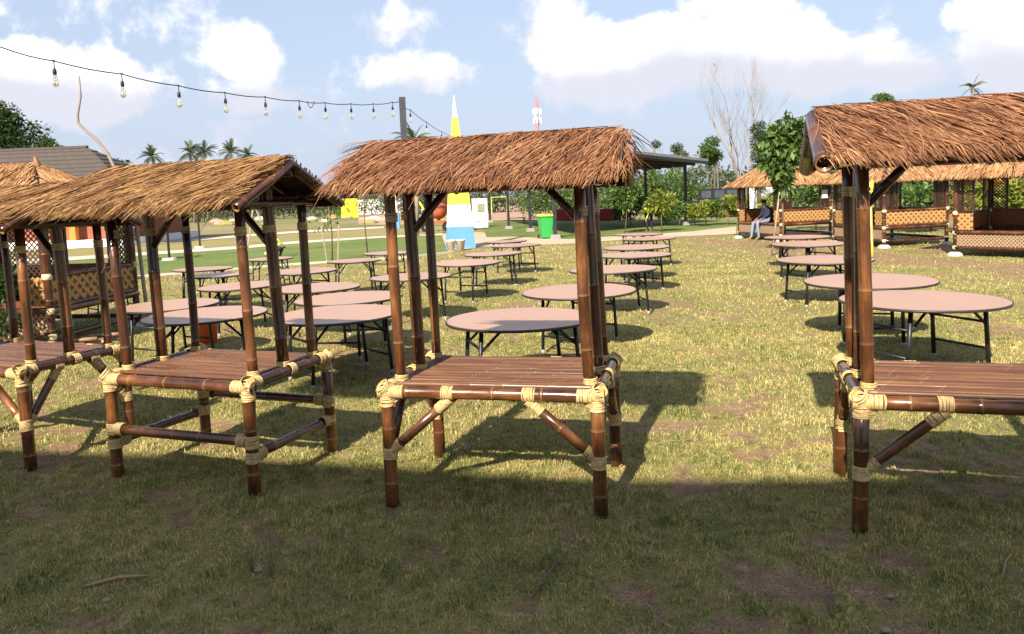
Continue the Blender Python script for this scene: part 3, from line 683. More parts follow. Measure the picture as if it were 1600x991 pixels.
def gazebo(loc, rz, label, hx, hy, seed, paper=False, ns=2600, zr=3.0):
    random.seed(seed); t = thing('gazebo', (loc[0], loc[1], 0), math.radians(rz), label, 'gazebo', 'thatched bamboo gazebos'); ze = 1.98
    for sx in (-1, 1):
        for sy in (-1, 1):
            culm('post', (sx*hx, sy*hy, .10), (sx*hx, sy*hy, ze+.06), .055, t, BAMBOO_D, k=8)
            b = MB(); b.lathe([(.0001, 0), (.19, .0), (.18, .05), (.12, .10), (.0001, .11)], 9, (sx*hx, sy*hy, 0)); b.build('footing_stone', STONE, t)
            for z in (.22, .60, 1.10):
                b = MB(); blob(b, (sx*hx, sy*hy, z), .072, 8); b.build('lashing', CREAM, t, True)
    # floor, apron and eaves
    b = MB(); b.box((0, 0, .56), (2*hx, 2*hy, .05)); b.build('floor', WEAVE_B, t)
    for sy in (-1, 1):
        culm('floor_beam', (-hx, sy*(hy+.03), .61), (hx, sy*(hy+.03), .61), .045, t, BAMBOO, k=8); culm('floor_beam', (-hx, sy*(hy+.03), .22), (hx, sy*(hy+.03), .22), .04, t, BAMBOO_D, k=8)
        culm('eave_beam', (-hx-.3, sy*hy, ze), (hx+.3, sy*hy, ze), .045, t, BAMBOO_D, k=8)
    for sx in (-1, 1):
        culm('floor_beam', (sx*(hx+.03), -hy, .60), (sx*(hx+.03), hy, .60), .045, t, BAMBOO, k=8); culm('floor_beam', (sx*(hx+.03), -hy, .21), (sx*(hx+.03), hy, .21), .04, t, BAMBOO_D, k=8)
        culm('eave_beam', (sx*hx, -hy-.3, ze-.01), (sx*hx, hy+.3, ze-.01), .045, t, BAMBOO_D, k=8)
    b = MB(); b.box((0, -hy-.01, .41), (2*hx-.1, .02, .32)); ap = b.build('front_apron', WEAVE_B, t)
    b = lattice(MB(), (-hx+.05, -hy-.022, .26), (1,0,0), (0,0,1), 2*hx-.1, .30, .09, .02, .006); b.build('weave_strips', STAKE, ap, kind='stuff')
    sides = [((hx+.0, -hy, 0), (0,1,0), 2*hy, 1), ((hx, hy, 0), (-1,0,0), 2*hx, 1), ((-hx, hy, 0), (0,-1,0), 2*hy, 1), ((-hx, -hy, 0), (1,0,0), 2*hx, 0)]
    for o, ux, L, full in sides:
        o = V(*o); ux = V(*ux); nn = np.cross(ux, V(0,0,1))
        lw = .36
        for s0 in (.06, L-.06-lw):
            p = o+ux*s0
            b = MB()
            for e in (0, lw): b.beam(p+ux*e+V(0,0,1.10), p+ux*e+V(0,0,ze), .045, .045)
            fr = b.build('lattice_frame', LATT, t)
            b = lattice(MB(), p+V(0,0,1.12), ux, (0,0,1), lw, ze-1.16, .085, .018, .006); b.build('lattice_strips', LATT, fr, kind='stuff')
            if not full:
                b = MB(); b.beam(p+ux*lw/2+V(0,0,.68), p+ux*lw/2+V(0,0,1.09), lw, .02, up=tuple(nn)); pn = b.build('woven_panel', WEAVE_B, t)
                b = lattice(MB(), p+V(0,0,.68), ux, (0,0,1), lw, .41, .15, .05, .007, .013); b.build('weave_strips', WEAVE, pn, kind='stuff')
        if full:
            b = MB(); a0 = o+ux*.05; a1 = o+ux*(L-.05); b.beam((a0+a1)/2+V(0,0,.69), (a0+a1)/2+V(0,0,1.08), L-.1, .02, up=tuple(nn)); pn = b.build('woven_panel', WEAVE_B, t)
            b = lattice(MB(), a0+V(0,0,.69), ux, (0,0,1), L-.1, .39, .17, .055, .007, .013)
            k = int((L-.1)/.17)
            for i in range(k):
                q = a0+ux*(.13+i*.17)+V(0,0,.885)+nn*.03; b.beam(q-V(0,0,.035), q+V(0,0,.035), .055, .006, up=tuple(nn))
            b.build('weave_strips', WEAVE, pn, kind='stuff')
            for z in (1.10, .665): culm('panel_rail', o+V(0,0,z)+nn*.02, o+ux*L+V(0,0,z)+nn*.02, .035, t, BAMBOO, k=8)
    if paper:
        b = MB(); b.box((hx+.035, -hy+2*hy-.25, 1.62), (.01, .24, .30)); b.build('notice', PAPER, t)
    # hipped thatch
    ex, ey = hx+.42, hy+.42; rl = max(.15, hx-hy*.85); E = [(-ex,-ey,ze-.03), (ex,-ey,ze-.03), (ex,ey,ze-.03), (-ex,ey,ze-.03)]; A, B = (-rl, 0, zr), (rl, 0, zr)
    b = MB(); b.add([*E, A, B], [(0,1,5,4), (1,2,5), (2,3,4,5), (3,0,4), (3,2,1,0)]); b.build('thatch_mat', UNDER, t)
    up = lambda p: (p[0]*1.01, p[1]*1.01, p[2]+.02)
    pr = [strands(up(A), up(B), up(E[0]), up(E[1]), ns, 0, seed, w=(.012, .022)), strands(up(B), up((rl, .05, zr)), up(E[1]), up(E[2]), ns, 0, seed+1, w=(.012, .022)),
          strands(up(B), up(A), up(E[2]), up(E[3]), ns//3, 0, seed+2, w=(.012, .022)), strands(up(A), up((-rl, -.05, zr)), up(E[3]), up(E[0]), ns, 0, seed+3, w=(.012, .022))]
    vs, fs, r = join(pr); obj('thatch', npmesh('thatch', vs, fs, THATCH_TAN, False, rnd=r), t, kind='stuff')
    for q in (-1, 1): b = MB(); b.tube([(q*(rl+.05), 0, zr), (q*(rl+.02), 0, zr+.16)], [.07, .015], 6); b.build('ridge_tuft', THATCH_TAN, t)
    return t
gazebo(centre((9.55, 27.1), -76, 1.4, -1.0), -76, 'farthest gazebo, where the man in jeans sits, with a hipped tan thatch roof', 1.4, 1.0, 31, True)
gazebo(centre((11.1, 22.8), -80, 1.25, -1.05), -80, 'gazebo with a sunlit golden woven panel behind the right-hand stall', 1.25, 1.05, 41)
gazebo(centre((11.42, 19.7), -53, -1.35, -1.05), -53, 'nearest right-hand gazebo at the photo edge, open shaded front over a white footing stone', 1.35, 1.05, 51)
gazebo(centre((-6.72, 11.06), -8, 1.25, -1.0), -8, 'gazebo at the left edge behind the leftmost stall, with dark lattice and woven panel', 1.25, 1.0, 61, zr=2.75)

# ================================================================== TREES AND PLANTS
def leaves(blobs, n, size, seed, droop=.3, ar=.45):
    R_ = np.random.default_rng(seed); bl = np.array(blobs, float); vol = bl[:, 3]*bl[:, 4]*bl[:, 5]; pick = R_.choice(len(bl), n, p=vol**.75/(vol**.75).sum())
    d = R_.normal(0, 1, (n, 3)); d /= np.linalg.norm(d, axis=1)[:, None]; rad = R_.uniform(.15, 1, n)**.45; rad *= 1+R_.normal(0, .10, n)
    c = bl[pick, :3]+d*rad[:, None]*bl[pick, 3:6]
    ax = R_.normal(0, 1, (n, 3))+d*.9; ax[:, 2] -= droop; ax /= np.linalg.norm(ax, axis=1)[:, None]
    s = np.cross(ax, R_.normal(0, 1, (n, 3))+np.array([0, 0, 1.2])); s /= np.linalg.norm(s, axis=1)[:, None]; nn = np.cross(s, ax)
    L = (size*R_.uniform(.6, 1.3, n))[:, None]; tip = c+ax*L; m = c+ax*L*.45
    vs = np.stack([c, m-s*L*ar/2+nn*L*.06, tip-nn*L*.08, m+s*L*ar/2+nn*L*.06], 1).reshape(-1, 3); i = np.arange(n)*4
    return vs, np.stack([i, i+1, i+2, i+3], -1), np.repeat(np.clip(R_.beta(2, 2, n), 0, 1), 4)
def tree(name, loc, label, trunk, blobs, n, size, lmat, seed, group=None, bark=BARK, cat='tree', limbs=True, **kw):
    t = thing(name, (loc[0], loc[1], 0), 0, label, cat, group); random.seed(seed); b = MB(); top = V(*trunk[-1][0]) if trunk else None
    if trunk:
        b.tube([p for p, r in trunk], [r for p, r in trunk], 8)
        if limbs:
            for bb in blobs:
                q = V(*bb[:3]); s0 = V(*trunk[max(0, len(trunk)-2)][0])*.35+top*.65; m = (s0+q)/2+V(random.uniform(-.1, .1), random.uniform(-.1, .1), .0)*np.linalg.norm(q-s0); r = trunk[-1][1]
                b.tube([s0, m, q], [r*.8, r*.55, r*.2], 5)
        b.build('trunk', bark, t, True)
    vs, fs, r = leaves(blobs, n, size, seed, **kw); obj('crown', npmesh('crown', vs, fs, lmat, False, rnd=r), t)
    return t
def crown_blobs(h0, h1, w, k, seed):
    R_ = random.Random(seed); out = []
    for i in range(k):
        z = R_.uniform(h0, h1); f = math.sin(math.pi*min(1, max(.12, (z-h0)/(h1-h0)*.85+.12))); a = R_.uniform(0, 6.283); rr = w*.5*f*R_.uniform(.2, .85)
        s = w*R_.uniform(.16, .28); out.append((rr*math.cos(a), rr*math.sin(a), z, s, s, s*.8))
    return out
def shrub(name, loc, label, h, w, n, size, lmat, seed, group=None, k=7, cat='shrub', **kw):
    bl = crown_blobs(h*.28, h*.82, w, k, seed); bl = [(a, b_, c, d, e, min(f, c*.9)) for a, b_, c, d, e, f in bl]
    return tree(name, loc, label, [((0,0,0), .03), ((0,0,h*.4), .02)], bl, n, size, lmat, seed, group, cat=cat, **kw)
def palm(loc, h, label, seed, r=1.9, nf=24, group='distant palms'):
    t = thing('palm_tree', (loc[0], loc[1], 0), 0, label, 'palm', group); R_ = np.random.default_rng(seed); b = MB()
    b.tube([(0,0,0), (.15, .1, h*.5), (.1, 0, h)], [.16, .12, .10], 7); b.build('trunk', BARK_G, t, True); V_ = []; F_ = []; A_ = []; o = 0
    for k in range(nf):
        a = k*2.4+R_.uniform(-.3, .3); e = R_.uniform(-.25, 1.45); L = r*R_.uniform(.8, 1.1); pts = []; d = np.array([math.cos(a)*math.cos(e), math.sin(a)*math.cos(e), math.sin(e)]); p = np.array([.1, 0, h])
        for i in range(9): pts.append(p.copy()); p = p+d*L/8; d = d+np.array([0, 0, -.17]); d /= np.linalg.norm(d)
        side = np.array([-math.sin(a), math.cos(a), 0])
        for i in range(1, 9):
            for s in (-1, 1):
                for q in (0, .5):
                    c = pts[i]*(1-q)+pts[i-1]*q; ll = L*.32*math.sin(math.pi*(i+.5)/10); tip = c+side*s*ll*.8+(pts[i]-pts[i-1])*1.2+np.array([0, 0, -.35*ll]); wv = (pts[i]-pts[i-1])*.28
                    V_ += [c-wv, c+wv, tip]; F_.append((o, o+1, o+2)); A_ += [R_.uniform(.1, .9)]*3; o += 3
    obj('crown', npmesh('crown', np.array(V_), np.array(F_), PALM, False, rnd=np.array(A_)), t); return t
def pl(a): return (a[0], a[1])
# behind the house, far left
tree('broadleaf_tree', pl((-40.52,62.00,3.93)), 'large dark tree rising behind the brown tiled roof at the left edge', [((0,0,0), .35), ((.2,0,4), .28), ((0,0,6.5), .18)], crown_blobs(5.2, 10.2, 6.6, 26, 2), 9000, .34, LEAF_D, 2, limbs=True)
tree('broadleaf_tree', pl((-34.32,58.00,3.66)), 'low dark tree peeping over the brown tiled roof ridge', [((0,0,0), .2), ((0,0,5), .12)], crown_blobs(4.6, 7.4, 3.0, 12, 3), 3200, .28, LEAF_D, 3)
tree('broadleaf_tree', pl((-35.18,70.00,3.76)), 'rounded dark tree at the foot of the crooked stick top, over the yellow thatch', [((0,0,0), .2), ((0,0,4), .12)], crown_blobs(3.4, 6.2, 3.6, 12, 4), 3200, .30, LEAF_D, 4)
for i, (x, y, Y, lb) in enumerate([(236,246,110,'lone distant palm left of the palm group over the yellow thatch'), (296,240,105,'distant palm with spiky crown, left one of the close pair'), (318,239,105,'distant palm, right one of the close pair over the yellow thatch'), (359,240,105,'distant palm right of the close pair over the yellow thatch'), (386,244,115,'low distant palm nearest the gable of the yellow-thatched stall')]):
    p = ((-50.51,110.00,9.45), (-42.99,105.00,9.42), (-41.09,105.00,9.43), (-37.55,105.00,9.21), (-38.60,115.00,9.42))[i]; palm(pl(p), p[2]+.1, lb, 60+i)
p = (-5.15,42.00,5.45); palm(pl(p), p[2]-.35, 'palm crown just right of the string light pole over the middle thatch', 71, 1.3, 20, None)
p = (35.90,60.00,8.82); palm(pl(p), p[2], 'palm top peeping over the right-hand thatch ridge', 72, 1.0, 14, None)
p = (29.00,60.00,8.61); tree('broadleaf_tree', pl(p), 'small leafy tree top showing over the right-hand thatch ridge', [((0,0,0), .2), ((0,0,p[2]-.5), .1)], [(0,0,p[2]-.2,.75,.6,.25), (.3,0,p[2]-.4,.6,.6,.3)], 900, .2, LEAF_M, 73)
# trees behind the canopy and gazebos
for i, (p, w, h0, n, m, lb) in enumerate([((14.10,75.00,7.17), 1.5, 3.2, 1300, LEAF_F, 'slim distant tree top over the canopy roof, nearest the middle stall'), ((16.44,75.00,6.71), 1.9, 3.4, 1500, LEAF_F, 'second slim distant tree top over the right end of the canopy roof'), ((16.46,62.00,6.09), 2.2, 4.2, 2600, LEAF_M, 'slender tree with rounded crown on a bare trunk, left of the leafless tree')]):
    tree('slender_tree', pl(p), lb, [((0,0,0), .12), ((.1,0,p[2]*.5), .09), ((0,0,p[2]*.8), .06)], crown_blobs(h0, p[2]-.15, w, 10, 80+i), n, .24, m, 80+i)
def bare_tree(loc, label, h, seed):
    R_ = random.Random(seed); t = thing('bare_tree', (loc[0], loc[1], 0), 0, label, 'tree'); b = MB()
    def grow(p, d, L, r, lev):
        pts = [p]; rad = [r]; q = V(*p)
        for i in range(4):
            d = nrm(d+V(R_.gauss(0, .13), R_.gauss(0, .13), .06)); q = q+d*L/4; pts.append(q); rad.append(r*(1-.14*(i+1)))
            if lev < 5 and i >= 1:
                for _ in range(1 if lev < 2 else R_.choice((1, 1, 2))):
                    a = R_.uniform(0, 6.283); e = V(math.cos(a), math.sin(a)*.8, R_.uniform(.2, .8)); grow(q, nrm(d*.75+e*.62), L*R_.uniform(.55, .75), r*(.52 if lev else .6)*(1-.1*i), lev+1)
        b.tube(pts, rad, 6 if lev < 2 else 3)
    for a, k in ((2.9, 1.0), (.4, .95), (1.6, .8)): grow(V(math.cos(a)*.25, .0, 0), nrm(V(math.cos(a)*.20, math.sin(a)*.1, 1)), h*.62*k, .20*k, 0)
    b.build('trunk_and_branches', BARK_G, t, True); t.scale = (.62, .55, .95)
p = (17.04,56.00,9.15); bare_tree(pl((17.08,56.00,1.60)), 'tall leafless grey tree behind the farthest gazebo', p[2], 5)
tree('climber_tree', pl((17.50,54.00,1.57)), 'dark ivy-like tree clinging beside the leafless tree', [((0,0,0), .15), ((0,0,4.5), .1)], [(0,0,z,.55,.5,.6) for z in (2.2, 3.2, 4.2, 5.1, 5.9)]+[(.4,0,4.6,.5,.5,.6)], 2600, .2, LEAF_D, 91)
# young large-leaved tree in front of the gazebos
tx = (7.64,21.63)
tree('young_tree', tx, 'young large-leaved green tree with a thin trunk before the farthest gazebo', [((0,0,0), .035), ((.05,0,1.0), .03), ((.0,0,1.9), .025), ((.1,0,2.6), .02)],
     [(.05,0,2.0,.26,.26,.32), (.0,0,2.35,.36,.36,.35), (.15,0,2.75,.46,.44,.36), (.35,.1,3.05,.46,.44,.34), (-.22,0,2.75,.34,.34,.32), (.0,.1,3.25,.52,.45,.36), (.25,0,3.62,.48,.44,.30), (.5,0,3.45,.30,.30,.26), (-.25,0,3.3,.26,.26,.24)], 1500, .24, LEAF_M, 95, droop=1.0, ar=.5)
b = MB(); q0 = V(*((7.33,21.60,0.02))); b.tube([(tx[0]-.25, tx[1]+.1, 0), (tx[0]-.02, tx[1]+.04, 1.95)], .025, 6); b.build('tree_stake', STAKE, None, True, label='pale wooden stake propping the young large-leaved tree', cat='stake')
# planting along the canopy
for i, (px, s, lb) in enumerate([((7.04,45.07), (2.3, 2.2, 1700, .20, LEAF_M), 'dense dark green bush under the canopy, right of the middle stall'),
        ((9.07,44.89), (1.5, 1.7, 900, .17, LEAF_Y), 'lime green bush behind the bending person')]):
    shrub('bush', px, lb, s[0], s[1], s[2], s[3], s[4], 100+i, 'planting by the canopy')
p = (7.13,36.24); tree('staked_sapling', p, 'sapling with a pale thin trunk and lime leaves right of the bending person', [((0,0,0), .03), ((0,0,.9), .025), ((.05,0,1.5), .02)], [(0,0,1.25,.6,.5,.25), (.3,0,1.45,.5,.5,.25), (-.35,0,1.4,.45,.4,.25), (.05,0,1.75,.4,.4,.25)], 520, .28, LEAF_Y, 104, droop=.8, ar=.3)
p = (5.32,35.88); tree('staked_sapling', p, 'slim sapling just right of the middle stall posts', [((0,0,0), .025), ((.1,0,.7), .02), ((.15,0,1.4), .015)], [(.1,0,1.6,.5,.5,.5), (.2,0,2.2,.55,.5,.45), (0,0,2.6,.35,.35,.25)], 700, .2, LEAF_M, 105)
SH = ['yellow-green croton shrub beside the canopy post', 'second croton shrub in the hedge right of the canopy post', 'third croton shrub in the hedge, in front of the dark jeep', 'fourth croton shrub in the hedge, orange tinged', 'fifth croton shrub in the hedge near the gazebo', 'last croton shrub in the hedge beside the farthest gazebo']
for i, (p, h) in enumerate([((9.22,41.85), 1.35), ((9.89,41.16), 1.25), ((10.27,40.34), 1.5), ((10.99,40.91), 1.6), ((11.46,40.41), 1.7), ((11.85,40.00), 1.7)]):
    shrub('croton_shrub', p, SH[i], h, 1.35, 900, .17, LEAF_Y if i % 3 else LEAF_M, 110+i, 'croton hedge by the canopy', droop=-.3)
GS = [((13.13,33.00,0.82), 2.4, 2.2, 'leafy green shrub seen through the second gazebo opening'), ((15.24,29.00,0.81), 2.2, 2.4, 'leafy shrub seen through the opening of the golden-panelled gazebo'), ((16.44,30.00,0.75), 2.4, 2.0, 'second leafy shrub behind the golden-panelled gazebo'), ((16.71,27.00,0.80), 1.9, 1.8, 'lime shrub behind the open gazebo, left of the red post'), ((17.07,26.00,0.80), 2.0, 1.8, 'lime shrub behind the open gazebo, right of the red post'), ((15.32,45.00,0.49), 1.6, 2.2, 'lime shrub behind the seated man')]
for i, (p, h, w, lb) in enumerate(GS): shrub('garden_shrub', pl(p), lb, h, w, 1100, .22, LEAF_Y if i in (3, 4, 5) else LEAF_M, 130+i, 'shrubs behind the gazebos', droop=-.2)
p = (-7.17,10.71); shrub('dark_shrub', p, 'dark shrub at the very left edge beside the left gazebo', 1.5, .75, 1500, .09, LEAF_D, 140)
# stands of trees at the back
def wood(name, x0, x1, Y, h, n, size, mat, seed, label, cat='trees'):
    R_ = random.Random(seed); bl = []; x = x0
    while x < x1:
        hh = h*R_.uniform(.55, 1.1); w = h*R_.uniform(.35, .6); bl.append((x, Y+R_.uniform(-3, 3), hh*.5, w, w, hh*.5)); bl.append((x+R_.uniform(-1, 1), Y+R_.uniform(-3, 3), hh*.8, w*.5, w*.5, hh*.22)); x += w*R_.uniform(.5, 1.0)
    vs, fs, r = leaves(bl, n, size, seed); obj(name, npmesh(name, vs, fs, mat, False, rnd=r), label=label, cat=cat, kind='stuff')
wood('far_woodland', -140, -12, 170, 6.5, 26000, .9, LEAF_F, 150, 'distant line of trees along the left horizon')
wood('far_woodland', -12, 60, 95, 4.6, 20000, .5, LEAF_F, 151, 'line of trees behind the canopy and the sandy lot')
wood('scrub_thicket', -66, -9, 112, 3.6, 12000, .42, LEAF_F, 154, 'scrubby green thicket beyond the rubble, seen between the two middle stalls')
wood('hedge_thicket', 2, 17, 66, 3.6, 12000, .28, LEAF_M, 152, 'green thicket behind the black canopy')
wood('far_woodland', 20, 130, 80, 5.0, 16000, .6, LEAF_F, 153, 'line of trees behind the right-hand gazebos')

# ================================================================== HOUSE, CANOPY, OBELISK
TILE = plain('brown_roof_tiles', (.080, .064, .056), .75, .3, var=.3, scale=7)
BRICK = plain('red_brown_wall', (.30, .10, .055), .8, .2, var=.2, scale=3)
def house():
    t = thing('tiled_house', (-31.5, 49, 0), 0, 'low house with a broad brown tiled roof at the far left', 'house'); rows = 15
    zr, ze = 6.1, 2.6; L = 9.0; D_ = 5.6
    for i in range(rows):
        a, c = i/rows, (i+1)/rows; f = lambda u: ze+(zr-ze)*(u**1.25); g = lambda u: (D_*(1-u)); ex = lambda u: L*.55+ (L*.62)*(1-u)**.85
        b = MB(); z0, z1 = f(a)+.05, f(c); x0, x1 = ex(a), ex(c); n = 40
        vs = []; 
        for k in range(n+1):
            u = -1+2*k/n; w = .018*(k % 2); vs += [(u*x0, -g(a), z0+w), (u*x1, -g(c)-.02, z1+w), (u*x0, -g(a)+.03, z0-.10)]
        fs = []
        for k in range(n): q = 3*k; fs += [(q, q+3, q+4, q+1), (q+2, q+5, q+3, q)]
        b.add(vs, fs)
        for sx in (-1, 1): b.add([(sx*x0, -g(a), z0), (sx*x0, g(a), z0), (sx*x1, g(c), z1), (sx*x1, -g(c), z1), (sx*(x0-.03), -g(a), z0-.1), (sx*(x0-.03), g(a), z0-.1)], [(0,1,2,3), (0,4,5,1)])
        b.add([(-x0, g(a), z0), (x0, g(a), z0), (x1, g(c), z1), (-x1, g(c), z1)], [(3,2,1,0)])
        b.build('tile_course', TILE, t)
    b = MB(); b.beam((-L*.56, 0, zr+.03), (L*.56, 0, zr+.03), .3, .16); b.build('ridge_tiles', TILE, t)
    b = MB(); b.box((0, .3, 1.5), (17.6, 9.0, 3.0)); b.build('wall', BRICK, t)
    b = MB(); b.box((0, .3, .22), (18.6, 10.6, .45)); b.build('plinth', WHITE, t)
    ORG = plain('orange_paint', (.70, .22, .04), .6)
    for x in (-6.5, -2.2, 2.2, 6.4): b = MB(); b.box((x, -4.75, 1.55), (.36, .36, 2.2)); b.build('pillar', ORG, t)
    for x in (-4.3, 0, 4.3):
        b = MB(); b.box((x, -4.23, 1.75), (1.5, .06, 1.2)); w = b.build('window', WHITE, t); c = MB(); c.box((x, -4.27, 1.75), (1.3, .02, 1.0)); c.build('pane', BLACK, w)
house()
def canopy():
    t = thing('steel_canopy', (4.5, 42, 0), 0, 'long black steel canopy on slim posts over green turf', 'canopy'); o = V(4.5, 42, 0)
    for p in [(2.00,34.50), (1.09,42.12), (-0.10,46.49), (-1.54,59.29), (9.67,42.30), (8.13,45.93)]:
        h = 3.35+max(0, (9.7-p[0])*.085)
        b = MB(); b.box((p[0]-o[0], p[1]-o[1], h/2), (.16, .16, h)); c = b.build('post', BLACK, t)
        b = MB(); b.box((p[0]-o[0], p[1]-o[1], .09), (.5, .5, .2), top=.75); b.build('post_base', plain('grey_concrete', (.22, .21, .2), .8), c)
    q = [V(.9, 33.0, 4.25)-o, V(10.7, 41.4, 3.42)-o, V(9.4, 47.5, 3.40)-o, V(-2.6, 58, 4.3)-o]
    b = MB(); b.add([*q, *[p+V(0,0,.10) for p in q]], [(3,2,1,0), (4,5,6,7), (0,1,5,4), (1,2,6,5), (2,3,7,6), (3,0,4,7)]); b.build('roof_sheet', BLACK, t)
    for k in (.0, .25, .5, .75, 1.0):
        a = q[0]*(1-k)+q[3]*k; c = q[1]*(1-k)+q[2]*k; b = MB(); b.beam(a-V(0,0,.09), c-V(0,0,.09), .08, .15); b.build('purlin', BLACK, t)
    b = MB(); b.beam(q[0]+V(0,0,.02), q[1]+V(0,0,.02)-V(0,0,0), .05, .2); b.build('fascia', plain('grey_fascia', (.16, .165, .16), .5), t)
canopy()
def obelisk():
    g = (-2.01,30.52); t = thing('striped_obelisk', (g[0], g[1], 0), math.radians(8), 'tall tapered obelisk with blue, white and yellow bands beside the path', 'obelisk')
    prof = [(0, 1.16), (.87, 1.02), (1.73, .88), (2.5, .76), (3.3, .60), (4.2, .42), (5.15, .20), (6.0, .015)]; c = [BLUE, WHITE, YELLOW, BLUE, WHITE, YELLOW, WHITE]
    nm = ['blue_band', 'white_band', 'yellow_band', 'blue_band', 'white_band', 'yellow_band', 'white_tip']
    for i in range(7):
        (z0, w0), (z1, w1) = prof[i], prof[i+1]; d0, d1 = w0*.42, w1*.42; b = MB()
        b.add([(-w0/2,-d0/2,z0), (w0/2,-d0/2,z0), (w0/2,d0/2,z0), (-w0/2,d0/2,z0), (-w1/2,-d1/2,z1), (w1/2,-d1/2,z1), (w1/2,d1/2,z1), (-w1/2,d1/2,z1)], [(0,1,5,4), (1,2,6,5), (2,3,7,6), (3,0,4,7)]+([(3,2,1,0)] if i == 0 else [])+([(4,5,6,7)] if i == 6 else []))
        b.build(nm[i], c[i], t)
obelisk()
POT = plain('pale_pot', (.62, .52, .44), .7, .3, var=.15); POTR = plain('pot_soil_red', (.45, .20, .13), .9)
for i, (p, lb) in enumerate([((-2.28,29.08), 'pale plant pot at the foot of the striped obelisk, left one of two'), ((-1.93,29.22), 'pale plant pot at the foot of the striped obelisk, right one of two')]):
    t = thing('plant_pot', (p[0], p[1], 0), 0, lb, 'pot', 'pots at the obelisk'); b = MB(); b.lathe([(.0001, 0), (.13, 0), (.18, .36), (.20, .37), (.20, .42), (.17, .42), (.165, .38)], 16); b.build('pot_body', POT, t, True); b = MB(); b.lathe([(.0001, .40), (.12, .40), (.165, .38)], 16); b.build('soil', POTR, t)
def green_bin():
    g = (1.59,34.81); t = thing('wheelie_bin', (g[0], g[1], 0), math.radians(12), 'green wheelie bin with a yellow lid beside the sand path', 'bin'); GR = plain('bin_green', (.03, .33, .07), .4); b = MB()
    v0 = [(-.21,-.24,.06), (.21,-.24,.06), (.21,.24,.06), (-.21,.24,.06), (-.29,-.34,.98), (.29,-.34,.98), (.29,.36,.98), (-.29,.36,.98), (-.32,-.37,.98), (.32,-.37,.98), (.32,.39,.98), (-.32,.39,.98), (-.32,-.37,1.03), (.32,-.37,1.03), (.32,.39,1.03), (-.32,.39,1.03)]
    b.add(v0, [(3,2,1,0)]+[(a+i, a+(i+1) % 4, a+4+(i+1) % 4, a+4+i) for a in (0, 4, 8) for i in range(4)]); b.build('bin_body', GR, t)
    b = MB(); b.box((0, .0, 1.07), (.68, .80, .07), top=.86); ld = b.build('lid', YELLOW, t); c = MB(); c.tube([(-.24, .43, 1.0), (.24, .43, 1.0)], .025, 6); c.build('handle', GR, t)
    for s in (-1, 1): b = MB(); b.tube([(s*.24, .30, .10), (s*.30, .30, .10)], .10, 12); b.build('wheel', BLACK, t)
green_bin()

# ================================================================== STRING LIGHTS, POLES, STICKS
CABLE = plain('black_cable', (.03, .03, .035), .5); SOCK = plain('lamp_socket', (.02, .02, .022), .5)
def m_glass():
    k = Mat('bulb_glass'); k.col((.93, .90, .80), .03, .5); k.b.inputs['Transmission Weight'].default_value = .92; k.b.inputs['IOR'].default_value = 1.12; return k.m
GLASS = m_glass(); FIL = plain('bulb_filament', (.70, .52, .16), .4)
def bulb(p, lb, s=1.0, group='bulbs on the string light cable'):
    t = thing('light_bulb', p, 0, lb, 'bulb', group)
    b = MB(); b.tube([(0,0,0), (.004,0,-.10)], .007, 5); b.tube([(.0,0,-.005), (0,0,.015)], .016, 6); b.build('drop_wire', CABLE, t)
    b = MB(); b.lathe([(.0001, -.09), (.018, -.095), (.024, -.12), (.024, -.165), (.020, -.17), (.0001, -.17)], 10); b.build('socket', SOCK, t, True)
    b = MB(); b.lathe([(.018, -.168), (.024, -.19), (.036, -.24), (.042, -.275), (.036, -.305), (.018, -.322), (.0001, -.325)], 14); b.build('glass', GLASS, t, True)
    b = MB(); b.lathe([(.0001, -.18), (.007, -.18), (.010, -.25), (.012, -.285), (.0001, -.29)], 6); b.build('filament', FIL, t)
    t.scale = (s, s, s)
BP = [(-5.73,10.00,3.94), (-5.32,10.90,3.90), (-4.92,11.80,3.85), (-4.55,12.70,3.85), (-4.18,13.60,3.88), (-3.83,14.50,3.91), (-3.56,15.40,3.97), (-3.23,16.30,4.04), (-2.90,17.10,4.12), (-2.58,17.80,4.23)]
orn = ['first', 'second', 'third', 'fourth', 'fifth', 'sixth', 'seventh', 'eighth', 'ninth', 'tenth']
for i, p in enumerate(BP): bulb(p, orn[i]+' clear bulb from the left on the string light cable')
c0 = [(-6.13,8.00,4.00), (-5.88,9.20,3.97)]+BP+[(-2.42,18.00,4.28)]
def smooth_path(pts, n=4, sag=.02):
    out = []; pts = [V(*p) for p in pts]
    for a, c in zip(pts[:-1], pts[1:]):
        for i in range(n): t = i/n; out.append(a*(1-t)+c*t+V(0, 0, -sag*math.sin(math.pi*t)))
    return out+[pts[-1]]
cp = smooth_path(c0)
b = MB(); b.tube(cp, .0085, 5); b.build('string_light_cable', CABLE, label='thin black string light cable sloping down from upper left to the pole', cat='cable')
b = MB(); l0 = [(-3.76,14.80,3.94), (-3.72,14.90,3.82), (-3.67,15.00,3.96)]; b.tube(smooth_path(l0, 3, .03), .007, 5); b.build('cable_loop', CABLE, label='small slack loop of cable hanging between the sixth and seventh bulbs', cat='cable')
pp = (-2.38,18.00,4.36); b = MB(); b.box((pp[0], pp[1], pp[2]/2), (.13, .13, pp[2]), rz=.3); b.build('string_light_pole', plain('grey_steel_pole', (.05, .055, .065), .5), label='dark square steel pole holding the string light cables', cat='pole')
B2 = [(-2.39,19.50,4.24), (-2.36,23.00,4.26), (-2.26,27.00,4.31)]
for i, p in enumerate(B2): bulb(p, orn[i]+' bulb on the cable running down right of the pole', 1.0, 'bulbs on the far cable')
